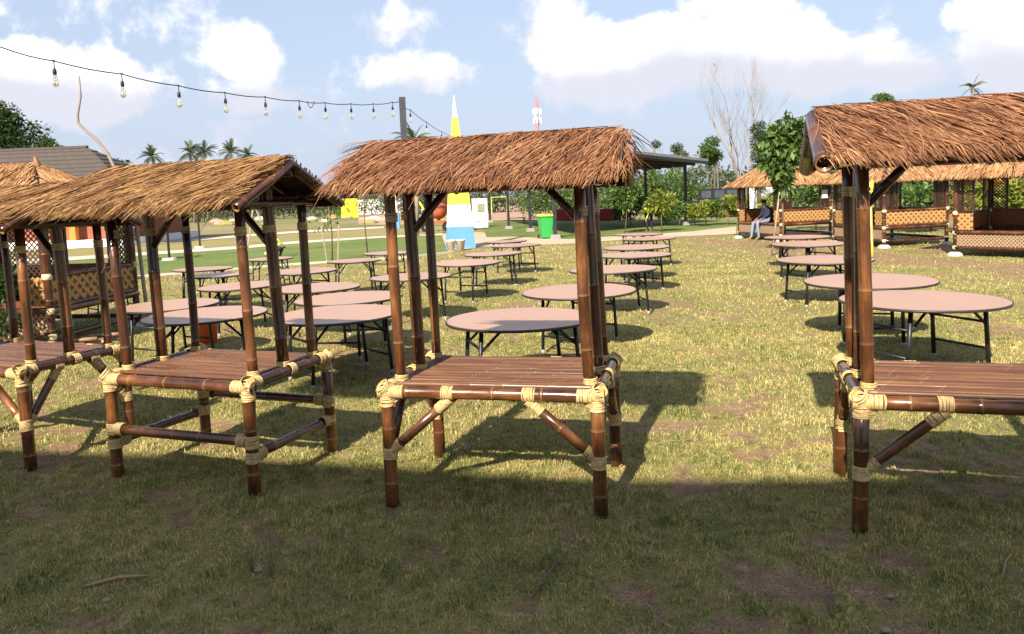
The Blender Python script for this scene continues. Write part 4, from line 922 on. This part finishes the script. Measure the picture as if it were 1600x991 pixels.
b = MB(); b.tube(smooth_path([(-2.33,18.00,4.13)]+B2+[(-2.04,31.00,4.38), (-0.97,36.00,4.23)]), .009, 5); b.build('string_light_cable', CABLE, label='thin black cable with bulbs running down to the right behind the pole', cat='cable')
ST = [(-6.22,13.00,-0.20), (-6.27,13.00,0.69), (-6.31,13.00,1.78), (-6.39,12.90,2.37), (-6.53,12.90,2.69), (-6.64,12.90,2.97), (-6.81,12.90,3.21), (-6.96,12.90,3.35), (-7.08,12.90,3.48), (-7.08,12.90,3.61), (-7.00,12.90,3.92), (-7.00,12.90,4.24)]
b = MB(); b.tube(ST, [.035, .032, .030, .028, .027, .026, .025, .024, .023, .02, .018, .014], 7); b.build('crooked_stick', BARK_G, None, True, label='tall crooked bare stick standing behind the yellow-thatched stall', cat='stick')
def lamp_post(p, h, lb):
    t = thing('garden_lamp_post', (p[0], p[1], 0), 0, lb, 'lamp post', 'thin black posts on the far lawn'); b = MB(); b.tube([(0,0,.0), (0,0,h)], .05, 8); b.build('pole', BLACK, t); b = MB(); b.lathe([(.0001, 0), (.30, 0), (.26, .10), (.0001, .11)], 10); b.build('base', CONC, t)
    b = MB(); b.lathe([(.05, h-.02), (.16, h+.05), (.14, h+.3), (.05, h+.36), (.0001, h+.38)], 8); b.build('lantern', SOCK, t)
lamp_post((-13.49,30.24), 2.6, 'thin black lamp post on the green turf, left of the others')
lamp_post((-15.61,38.55), 2.9, 'thin black post beyond the first path, second from the left')
lamp_post((-9.92,31.69), 2.4, 'thin black post just left of the crouching person')
def tripod(p, h, lb):
    t = thing('tree_stakes', (p[0], p[1], 0), 0, lb, 'stakes')
    for a in (.3, 2.4, 4.4): b = MB(); b.tube([(math.cos(a)*.75, math.sin(a)*.6, 0), (-math.cos(a)*.08, -math.sin(a)*.06, h)], .032, 6); b.build('stake', STAKE, t)
    return t
tripod((-9.72,29.32), 2.3, 'three leaning stakes tied as a tripod left of the crouching person')
p = (-6.14,26.20); tree('staked_sapling', p, 'thin sapling with two pale stakes beyond the kerb, seen between the stalls', [((0,0,0), .03), ((.05,0,1.0), .025), ((-.03,0,2.0), .018)], [(.0,0,1.7,.45,.4,.4), (-.4,0,1.3,.3,.3,.25), (.35,0,1.9,.35,.3,.3), (0,0,2.3,.3,.3,.3)], 170, .15, LEAF_M, 160)
p = (-5.18,27.64); tree('staked_sapling', p, 'bare thin sapling beyond the kerb, right of the two-staked one', [((0,0,0), .025), ((-.05,0,1.2), .02), ((0,0,2.4), .012)], [(.0,0,2.1,.35,.3,.5)], 60, .12, LEAF_Y, 161)
for dx in (-.22, .24): b = MB(); q = (-6.14,26.20); b.tube([(q[0]+dx*.8, q[1], 0), (q[0]+dx*1.3, q[1], 1.25)], .025, 6); b.build('sapling_stake', STAKE, label='pale stake beside the thin sapling, %s one' % ('left' if dx < 0 else 'right'), cat='stake')
p = (-14.79,29.40); tree('staked_sapling', p, 'leafy green sapling left of the crooked stick on the far lawn', [((0,0,0), .03), ((0,0,1.4), .02)], [(0,0,1.2,.4,.4,.4), (-.2,0,1.7,.6,.5,.4), (.3,0,2.1,.5,.5,.4)], 420, .26, LEAF_M, 162, droop=.8)
for i, (a, c, lb) in enumerate([((9.44,20.60,0.09), (9.85,20.90,2.01), 'bright yellow bamboo pole leaning behind the right-hand stall, left one'), ((9.51,20.20,-0.13), (9.73,20.80,1.97), 'bright yellow bamboo pole behind the right-hand stall, right one')]):
    culm('bamboo_pole', (a[0], a[1], 0), c, .05, None, YELLOWB, k=8, step=.35); tag(COL.objects[-1], lb, 'pole', 'yellow bamboo poles')
for i in range(6):
    a, c = (-6.58,11.27), (-6.45,12.12); dy = i*.09; z = .035+.06*(i % 2)
    culm('dry_bamboo', (a[0]-.2-.1*i, a[1]+dy, z), (c[0]+.15*(i % 3), c[1]-.75+dy, z+.01), .03, None, DRYB, k=8); tag(COL.objects[-1], 'dry bamboo length lying in the loose pile behind the leftmost stall', 'bamboo', 'dry bamboo pile')

# ================================================================== SMALL THINGS IN THE DISTANCE
def bucket():
    g = (-4.55,11.24); t = thing('orange_bucket', (g[0], g[1], 0), 0, 'orange plastic bucket on the grass under a table', 'bucket'); OR = plain('orange_plastic', (.90, .15, .03), .4); b = MB()
    b.lathe([(.0001, 0), (.13, 0), (.165, .30), (.175, .31), (.165, .31), (.125, .02), (.0001, .02)], 18); b.build('bucket_body', OR, t, True)
    b = MB(); pts = [(.17*math.cos(a), .17*math.sin(a)*.3-.05, .29+.02*math.sin(a)) for a in np.linspace(math.pi, 2*math.pi, 9)]; b.tube(pts, .006, 5); b.build('handle', GREYFOOT, t)
    b = MB(); blob(b, (.03, 0, .27), .12, 8, (1.1, 1, .6)); b.build('grey_rag', plain('grey_cloth', (.30, .31, .35), .9), t)
bucket()
DRED = plain('dark_red_cloth', (.22, .015, .025), .8)
def counter():
    a, c = (3.58,57.51), (7.37,52.79); t = thing('red_counter', ((a[0]+c[0])/2, (a[1]+c[1])/2, 0), math.atan2(c[1]-a[1], c[0]-a[0]), 'long counter draped in dark red cloth under the canopy', 'counter'); L = math.dist(a, c)
    b = MB(); n = 60; vs = []
    for i in range(n+1): x = -L/2+L*i/n; y = .05*math.sin(i*1.9); vs += [(x, -.35+y, .02), (x, -.35, .80), (x, .35, .80), (x, .35, .02)]
    b.add(vs, [(4*i+k, 4*i+4+k, 4*i+5+k, 4*i+1+k) for i in range(n) for k in range(3)]); b.build('cloth', DRED, t); b = MB(); b.box((0, 0, .815), (L, .74, .03)); b.build('counter_top', DRED, t)
counter()
def bench(g, lb):
    t = thing('small_bench', (g[0], g[1], 0), .1, lb, 'bench'); b = MB(); b.box((0, 0, .42), (1.2, .35, .06)); b.build('seat', BARK, t)
    for x in (-.5, .5): b = MB(); b.box((x, 0, .2), (.08, .3, .40)); b.build('leg', BARK, t)
bench((0.48,54.35), 'small dark bench on the sandy lot behind the canopy posts')
def board():
    g = (-1.95,50.15); t = thing('notice_board', (g[0], g[1], 0), .05, 'white printed standing board left of the canopy posts', 'board'); b = MB(); b.beam((0, 0, 0), (0, .12, 1.9), 1.0, .05, up=(0, 1, 0)); b.build('board_panel', plain('pale_print', (.66, .60, .64), .6, var=.25, scale=2.5), t)
    b = MB(); b.box((.06, .02, 1.30), (.45, .07, .50)); b.build('printed_picture', plain('print_green', (.22, .24, .15), .6, var=.6, scale=9), t); b = MB(); b.box((-.05, .0, .45), (.6, .07, .05)); b.build('printed_line', GREYFOOT, t)
board()
b = MB(); g0, g1 = (-2.11,90.00,0.90), (-0.32,90.00,0.83); b.tube([(g0[0], 90, 0), (g0[0], 90, 1.9), (g1[0], 90, 1.9), (g1[0], 90, 0)], .06, 6); b.build('goal_frame', plain('lime_paint', (.55, .65, .10), .5), label='thin lime green goal frame on the sandy lot', cat='goal')
def mixer():
    g = (-4.62,47.06); t = thing('cement_mixer', (g[0], g[1], 0), .2, 'reddish cement mixer with a yellow lever left of the obelisk', 'mixer'); RD = plain('rust_red', (.42, .10, .05), .6, var=.3); b = MB()
    b.lathe([(.0001, -.55), (.38, -.5), (.62, -.1), (.60, .15), (.34, .6), (.30, .62)], 16, (0, 0, 0)); d = b.build('drum', RD, t, True); d.location = (.25, 0, 1.35); d.rotation_euler = (0, 1.1, .1)
    for x in (-.6, .7): b = MB(); b.tube([(x, -.5, .3), (x, -.35, .3)], .3, 14); w = b.build('wheel', BLACK, t); b = MB(); b.tube([(x, -.53, .3), (x, -.5, .3)], .10, 8); b.build('hub', GREYFOOT, w)
    b = MB(); b.beam((-1.4, 0, .62), (1.2, 0, .55), .16, .16); b.beam((.25, 0, .5), (.25, 0, 1.2), .2, .2); b.build('chassis', RD, t)
    b = MB(); b.beam((-.95, -.3, 1.9), (-.15, -.3, .5), .10, .10); b.build('lever_arm', YELLOW, t); b = MB(); b.box((-1.2, -.1, .55), (.7, .5, .40), top=1.1); b.build('hopper', WHITE, t)
mixer()
def jeep():
    g = (13.91,52.00,0.93); t = thing('parked_jeep', (g[0], 52, 0), math.radians(-12), 'dark grey boxy jeep parked behind the croton hedge', 'jeep'); PN = plain('jeep_grey', (.014, .016, .022), .7, .15); GL = plain('jeep_glass', (.05, .06, .075), .25, .5)
    b = MB(); b.box((0, 0, .82), (3.6, 1.65, .62)); b.build('body', PN, t); b = MB(); b.box((.15, 0, 1.53), (2.6, 1.55, .80), top=.92); b.build('cabin', PN, t)
    for x in (-.62, .22, 1.02): b = MB(); b.box((x, -.775, 1.56), (.62, .05, .48)); b.build('window', GL, t)
    for x in (-1.15, 1.15):
        for y in (-.8, .8): b = MB(); b.tube([(x, y-.1, .36), (x, y+.1, .36)], .36, 14); b.build('wheel', BLACK, t)
    for y in (-.5, .5): b = MB(); b.tube([(-1.78, y, .9), (-1.83, y, .9)], .10, 10); b.build('headlight', GREYFOOT, t)
    b = MB(); b.box((-1.85, 0, .5), (.12, 1.6, .14)); b.build('bumper', GREYFOOT, t)
jeep()
def marker(g, lb):
    t = thing('painted_post', (g[0], g[1], 0), 0, lb, 'post', 'blue and white posts'); b = MB(); b.box((0, 0, .55), (.75, .3, 1.1)); b.build('blue_base', BLUE, t); b = MB(); b.box((0, 0, 1.75), (.55, .25, 1.3), top=.6); b.build('white_top', WHITE, t)
marker((-8.30,55.19), 'blue and white painted post seen left of the thick post of the middle stall')
def tank(g, lb, c, s):
    t = thing('storage_box', (g[0], g[1], 0), .2, lb, 'box'); m = plain('box_paint_%02d' % int(c[2]*99), c, .5); b = MB(); b.box((0, 0, s[2]/2), s, top=.94); b.build('box_body', m, t); b = MB(); b.box((0, 0, s[2]+.03), (s[0]*1.02, s[1]*1.02, .06)); b.build('lid', m, t)
tank((-25.72,55.37), 'blue plastic tank beyond the far path at left', (.03, .13, .50), (1.6, 1.2, 1.5))
tank((-20.98,101.04), 'small yellow kiosk box far behind the stalls', (.75, .62, .03), (2.2, 1.5, 2.4))
shrub('flowering_shrub', (-26.30,53.36), 'red flowering shrub beyond the far path at left', 1.6, 2.6, 700, .26, FLOWER, 170)
shrub('garden_bush', (-25.81,50.79), 'green bush beside the red flowering shrub', 1.5, 2.4, 800, .26, LEAF_D, 171)
p = (17.06,27.00,1.45); b = MB(); b.box((p[0], 27, 1.5), (.16, .16, 3.0)); b.build('red_post', plain('red_paint', (.62, .03, .03), .5), label='bright red post behind the nearest right-hand gazebo', cat='post')
p = (24.41,40.00,1.06); b = MB(); b.box((p[0], 40, 1.0), (4.5, 2.5, 2.0)); b.add([(p[0]-2.7, 38.2, 2.0), (p[0]+2.7, 38.2, 2.0), (p[0]+2.7, 40, 2.7), (p[0]-2.7, 40, 2.7), (p[0]-2.7, 41.8, 2.0), (p[0]+2.7, 41.8, 2.0)], [(0,1,2,3), (3,2,5,4)]); b.build('red_shed', BRICK, label='low red-brown shed seen through the nearest right-hand gazebo', cat='shed')
p = (20.14,60.00,0.90); b = MB(); b.box((p[0], 60, 1.1), (3.4, .25, 2.2)); b.box((p[0], 60, 2.25), (3.6, .35, .1)); b.build('white_wall', WHITE, label='pale wall behind the seated man', cat='wall')
p = (-19.59,120.00,0.41); b = MB(); b.box((p[0], 120, 1.1), (13, .4, 2.2)); b.box((p[0], 120, 2.25), (13.2, .5, .12)); b.build('white_wall', WHITE, label='pale distant wall seen left of the thick post of the middle stall', cat='wall')
def rubble():
    for i in range(26):
        x, y = random.uniform(340, 700), random.uniform(341, 352); d = 2*1200/(y-(306-(x-800)*.040)); X = (x-800)/1200*d
        b = MB(); blob(b, (0, 0, .0), random.uniform(.25, .8), 7, (1.5, 1, .6)); b.build('rubble_lump', random.choice([EARTH, STONE, DRY]), loc=(X, d, .1), label='pale lump of rubble on the dry ground far behind the stalls', cat='rubble', group='far rubble')
rubble()
def mast():
    p = (10.34,260.00,34.14); t = thing('telecom_mast', (p[0], 260, 0), .4, 'red and white lattice telecom mast on the horizon', 'mast'); h = p[2]; RM = plain('mast_red', (.55, .20, .20), .6); WM = plain('mast_white', (.66, .66, .70), .6); n = 9
    for i in range(n):
        z0, z1 = h*i/n, h*(i+1)/n; w0, w1 = 2.4*(1-.62*i/n), 2.4*(1-.62*(i+1)/n); b = MB(); c = [(-1,-1), (1,-1), (1,1), (-1,1)]
        for k in range(4):
            a, d = c[k], c[(k+1) % 4]; b.beam((a[0]*w0/2, a[1]*w0/2, z0), (a[0]*w1/2, a[1]*w1/2, z1), .11, .11); b.beam((a[0]*w0/2, a[1]*w0/2, z0), (d[0]*w1/2, d[1]*w1/2, z1), .07, .07); b.beam((a[0]*w1/2, a[1]*w1/2, z1), (d[0]*w1/2, d[1]*w1/2, z1), .07, .07)
        b.build('mast_section', RM if i % 2 == 0 else WM, t)
    for z in (.78, .87):
        for a in range(3): b = MB(); b.box((math.cos(a*2.1)*1.3, math.sin(a*2.1)*1.3, h*z), (.5, .5, 2.0)); b.build('antenna', WM, t)
mast()
p = (13.47,50.00,9.82); b = MB(); b.add([V(0,0,.0)+V(*p), V(-.22,.05,.12)+V(*p), V(-.05,.12,.03)+V(*p), V(.22,.05,.10)+V(*p), V(.05,.12,.03)+V(*p), V(0,-.05,-.16)+V(*p), V(.04,.08,-.02)+V(*p), V(0,.1,.05)+V(*p)], [(0,1,2), (0,4,3), (0,2,7), (0,7,4), (5,6,7), (0,5,7), (0,6,5)]); b.build('flying_bird', BLACK, label='tiny dark bird high in the sky over the leafless tree', cat='bird')
p = (17.34,64.00,4.90); b = MB(); b.tube([(p[0], 64, 0), (p[0], 64, p[2])], .06, 6); b.build('white_pole', WHITE, label='thin white pole rising behind the dark jeep', cat='pole')

# ================================================================== PEOPLE
SKIN = plain('skin_brown', (.25, .125, .075), .55, var=.1); HAIR = plain('black_hair', (.012, .010, .010), .6)
def person(name, loc, rz, label, J, E_, mats, hair=True, scale=1.0, hands=()):
    """J: joint -> (xyz, radius); E_: (a, b, material index); grown with a Skin modifier into one continuous body"""
    t = thing(name, (loc[0], loc[1], loc[2] if len(loc) > 2 else 0), rz, label, 'person'); J = dict(J); E_ = list(E_)
    for wr, d, up in hands:
        w = V(*J[wr][0]); d = nrm(d); up = nrm(up); sd_ = np.cross(d, up); pk = wr+'_palm'; J[pk] = (tuple(w+d*.055), .030); E_.append((wr, pk, 2)); 
        for i, (o, L) in enumerate(((-.030, .055), (-.010, .065), (.010, .062), (.028, .048))):
            a = w+d*.09+sd_*o; m = a+d*L*.55-up*.008; e = a+d*L-up*.030; k = '%s_f%d' % (wr, i); J[k] = (tuple(a), .011); J[k+'m'] = (tuple(m), .010); J[k+'e'] = (tuple(e), .008); E_ += [(pk, k, 2), (k, k+'m', 2), (k+'m', k+'e', 2)]
        a = w+d*.045-sd_*.040; J[wr+'_t'] = (tuple(a), .012); J[wr+'_te'] = (tuple(a+d*.040-sd_*.012), .010); E_ += [(pk, wr+'_t', 2), (wr+'_t', wr+'_te', 2)]
    keys = list(J); ix = {k: i for i, k in enumerate(keys)}
    me = bpy.data.meshes.new('body'); me.from_pydata([J[k][0] for k in keys], [(ix[a], ix[c]) for a, c, m in E_], [])
    o = bpy.data.objects.new('body', me); COL.objects.link(o); md = o.modifiers.new('skin', 'SKIN'); md.use_smooth_shade = True
    if not me.skin_vertices: o.data.attributes.new
    sv = me.skin_vertices[0].data
    for k in keys: sv[ix[k]].radius = (J[k][1], J[k][1]); sv[ix[k]].use_root = (k == 'pelvis')
    s2 = o.modifiers.new('sub', 'SUBSURF'); s2.levels = 1; s2.render_levels = 1
    dg = bpy.context.evaluated_depsgraph_get(); em = bpy.data.meshes.new_from_object(o.evaluated_get(dg)); em.name = 'body'; bpy.data.objects.remove(o); 
    em.materials.clear()
    for m in mats: em.materials.append(m)
    A_ = np.array([J[a][0] for a, c, m in E_]); B_ = np.array([J[c][0] for a, c, m in E_]); M_ = [m for a, c, m in E_]; mi = []
    for p in em.polygons:
        c = np.array(p.center); ab = B_-A_; tt = np.clip(((c-A_)*ab).sum(1)/((ab*ab).sum(1)+1e-9), 0, 1); dd = np.linalg.norm(c-(A_+ab*tt[:, None]), axis=1); mi.append(M_[int(dd.argmin())])
    em.polygons.foreach_set('material_index', mi); em.polygons.foreach_set('use_smooth', [True]*len(mi)); em.update()
    bo = obj('body', em, t)
    h = V(*J['crown'][0]); hb = V(*J['skull'][0]); ax = nrm(h-hb)
    if hair:
        b = MB(); blob(b, (0, 0, 0), .098, 12, (1.0, 1.08, .80)); b.build('hair', HAIR, bo, True, loc=tuple(hb+ax*.055+V(*hair)*.02))
    f = V(*hair)*-1 if hair else V(0, -1, 0); sd_ = nrm(np.cross(f, ax)); b = MB()
    b.beam(hb+f*.082+ax*.01, hb+f*.100-ax*.025, .022, .02); b.build('nose', SKIN, bo)
    for s in (-1, 1):
        b = MB(); blob(b, hb+f*.080+sd_*s*.034+ax*.018, .012, 6); b.build('eye', HAIR, bo); b = MB(); blob(b, hb+sd_*s*.086, .024, 6, (.6, 1, 1.2)); b.build('ear', SKIN, bo)
    b = MB(); b.beam(hb+f*.082-ax*.052-sd_*.022, hb+f*.082-ax*.052+sd_*.022, .01, .008); b.build('mouth', DRED, bo)
    t.scale = (scale,)*3; return t
NAVY = plain('navy_shirt', (.022, .026, .050), .85); JEANS = plain('blue_jeans', (.18, .24, .33), .85, var=.3, scale=14); LIME = plain('lime_shirt', (.52, .62, .07), .8); DARKT = plain('dark_trousers', (.022, .02, .025), .85)
# seated man: faces -y locally, sits on an edge at z = .62
Js = dict(pelvis=((0,.05,.72), .135), belly=((0,.07,.88), .135), chest=((0,.03,1.08), .150), neck=((0,-.02,1.24), .060), skull=((0,-.06,1.36), .088), crown=((0,-.07,1.44), .075),
          ls=((-.17,.02,1.17), .065), le=((-.23,-.02,.92), .048), lw=((-.14,-.24,.80), .032), rs=((.17,.02,1.17), .065), re=((.23,-.02,.92), .048), rw=((.14,-.24,.80), .032),
          lh=((-.10,.0,.70), .095), lk=((-.15,-.42,.66), .068), la=((-.14,-.50,.12), .046), lt=((-.15,-.64,.04), .036), rh=((.10,.0,.70), .095), rk=((.15,-.44,.68), .068), ra=((.17,-.38,.12), .046), rt=((.18,-.54,.04), .036))
Es = [('pelvis','belly',0), ('belly','chest',0), ('chest','neck',0), ('neck','skull',2), ('skull','crown',2), ('chest','ls',0), ('ls','le',0), ('le','lw',0), ('chest','rs',0), ('rs','re',0), ('re','rw',0), ('pelvis','lh',1), ('lh','lk',1), ('lk','la',1), ('la','lt',2), ('pelvis','rh',1), ('rh','rk',1), ('rk','ra',1), ('ra','rt',2)]
g = (9.48,30.00)
person('person', (9.43, 28.4, 0), math.radians(-76), 'man in navy shirt and blue jeans seated on the edge of the farthest gazebo', Js, Es, [NAVY, JEANS, SKIN], (0, .35, 0), 1.0, hands=(('lw', (0,-1,-.5), (0,0,1)), ('rw', (0,-1,-.5), (0,0,1))))
# bending person
Jb = dict(pelvis=((0,.12,.88), .130), belly=((0,.02,1.02), .125), chest=((0,-.22,1.12), .140), neck=((0,-.40,1.14), .058), skull=((0,-.50,1.14), .088), crown=((0,-.58,1.13), .075),
          ls=((-.17,-.25,1.10), .062), le=((-.24,-.34,.84), .046), lw=((-.16,-.46,.64), .031), rs=((.17,-.25,1.10), .062), re=((.26,-.32,.84), .046), rw=((.20,-.44,.62), .031),
          lh=((-.10,.10,.84), .095), lk=((-.12,.0,.48), .065), la=((-.12,.06,.08), .045), lt=((-.13,-.10,.035), .036), rh=((.10,.10,.84), .095), rk=((.13,.02,.48), .065), ra=((.13,.08,.08), .045), rt=((.14,-.08,.035), .036))
g = (6.71,37.26); person('person', (g[0], g[1], 0), math.radians(-50), 'person in a lime shirt and dark trousers bending over beside the canopy', Jb, Es, [LIME, DARKT, SKIN], (0, .2, .4), 1.0, hands=(('lw', (0,-.2,-1), (0,-1,0)), ('rw', (0,-.2,-1), (0,-1,0))))
# crouching person seen from behind
Jc = dict(pelvis=((0,.12,.26), .135), belly=((0,.06,.42), .130), chest=((0,-.02,.62), .145), neck=((0,-.06,.78), .060), skull=((0,-.09,.90), .088), crown=((0,-.10,.98), .075),
          ls=((-.18,-.03,.70), .062), le=((-.26,-.18,.50), .046), lw=((-.16,-.36,.42), .031), rs=((.18,-.03,.70), .062), re=((.26,-.18,.50), .046), rw=((.16,-.36,.42), .031),
          lh=((-.11,.05,.24), .095), lk=((-.20,-.32,.46), .066), la=((-.16,-.12,.08), .045), lt=((-.17,-.28,.035), .036), rh=((.11,.05,.24), .095), rk=((.20,-.32,.46), .066), ra=((.16,-.12,.08), .045), rt=((.17,-.28,.035), .036))
g = (-8.95,28.93); person('person', (g[0], g[1], 0), math.radians(160), 'person in a lime green shirt crouching on the turf beyond the small table', Jc, Es, [LIME, DARKT, SKIN], (0, .3, .1), 1.0, hands=(('lw', (0,-1,-.3), (0,0,1)), ('rw', (0,-1,-.3), (0,0,1))))

# ================================================================== LITTER ON THE LAWN
def litter(name, a, c, r, mat, lb, cat, lift=.012):
    b = MB(); a = V(a[0], a[1], lift); c = V(c[0], c[1], lift+.004); m = (a+c)/2+V(0, .02, .01); b.tube([a, a*.6+m*.4, m, c*.6+m*.4, c], [r*.5, r, r, r*.9, r*.4], 6); b.build(name, mat, None, True, label=lb, cat=cat)
litter('dry_stick', (-2.36,3.94), (-2.05,4.03), .011, DRYB, 'pale dry stick lying on the shaded lawn at lower left', 'stick')
litter('dry_stick', (0.03,3.64), (0.25,4.12), .008, BARK, 'thin brown stick lying on the shaded lawn at lower centre', 'stick')
litter('dry_leaf_stalk', (1.41,3.38), (1.49,3.58), .010, BARK, 'short brown stalk on the shaded lawn at lower right', 'stalk')
litter('dry_straw', (2.38,3.66), (2.59,3.90), .004, DRYB, 'thin dry straw on the lawn near the right edge', 'straw')
litter('dry_straw', (1.00,5.83), (1.37,5.94), .004, DRYB, 'thin straw on the sunny lawn right of the middle stall', 'straw')
litter('dry_straw', (0.68,4.03), (0.75,4.20), .004, DRYB, 'small dry straw in the shade between the middle and right stalls', 'straw')
WEED = plain('weed_green', (.13, .15, .06), .7, .2, var=.3, scale=20)
PEB = plain('dull_pebble', (.26, .22, .17), .85, .2, var=.25, scale=30)
def weed(p, h, n, lb, seed):
    R_ = np.random.default_rng(seed); b = MB()
    for i in range(n):
        a = R_.uniform(0, 6.28); l = R_.uniform(.1, .45); q = V(math.cos(a)*l, math.sin(a)*l, 1)*h*R_.uniform(.5, 1.1); b.tube([(0,0,0), q*.5+V(0,0,.02), q], [.0016, .0013, .0008], 4)
    b.build('weed_tuft', WEED, loc=(p[0], p[1], 0), label=lb, cat='weed')
weed((-1.36,3.96), .30, 12, 'spindly upright weed on the shaded lawn at lower left', 1)
weed((-1.49,4.05), .14, 12, 'low weed tuft beside the spindly upright weed', 2)
weed((1.88,4.16), .09, 22, 'green weed at the foot of the right-hand stall leg', 3)
for i, (p, s, lb) in enumerate([((-3.21,4.95), .022, 'small white stone on the shaded lawn, lower left'), ((-3.69,5.58), .03, 'white pebble on the shaded lawn near the left edge'), ((-3.30,5.20), .018, 'tiny white pebble left of the yellow-thatched stall leg'), ((-2.16,3.80), .03, 'small brown clod under the pale dry stick'), ((-1.46,4.06), .035, 'grey stone at the foot of the spindly weed'), ((-1.76,4.42), .022, 'pale pebble left of the spindly weed'), ((1.60,3.26), .03, 'pale stone at the bottom edge, lower right'), ((1.28,4.54), .014, 'tiny white pebble on the shaded lawn between the stalls'), ((1.76,3.54), .025, 'pale pebble on the bare soil at lower right')]):
    s *= .62; b = MB(); blob(b, (0, 0, s*.3), s, 8, (1.3, 1, .6)); b.build('pebble', PEB if i != 3 else EARTH, loc=(p[0], p[1], 0), label=lb, cat='stone', group='pebbles on the lawn')

def leaf_litter():
    R_ = np.random.default_rng(5); n = 1500; y = np.sqrt(R_.uniform(2.8**2, 11**2, n)); x = R_.uniform(-1, 1, n)*(y*.72+.4); a = R_.uniform(0, 6.28, n); L = R_.uniform(.012, .06, n); w = R_.uniform(.002, .007, n)
    d = np.stack([np.cos(a), np.sin(a), R_.uniform(-.1, .25, n)], -1); sd_ = np.stack([-np.sin(a), np.cos(a), R_.uniform(-.5, .5, n)], -1); c = np.stack([x, y, R_.uniform(.006, .022, n)], -1)
    vs = np.stack([c-d*L[:, None], c-sd_*w[:, None], c+d*L[:, None], c+sd_*w[:, None]+np.array([0, 0, .003])], 1).reshape(-1, 3); i = np.arange(n)*4
    obj('straw_litter', npmesh('straw_litter', vs, np.stack([i, i+1, i+2, i+3], -1), THATCH_STRAW, False, rnd=np.repeat(R_.uniform(0, 1, n), 4)), label='scattered dry straw bits fallen on the lawn', cat='straw', kind='stuff')
leaf_litter()
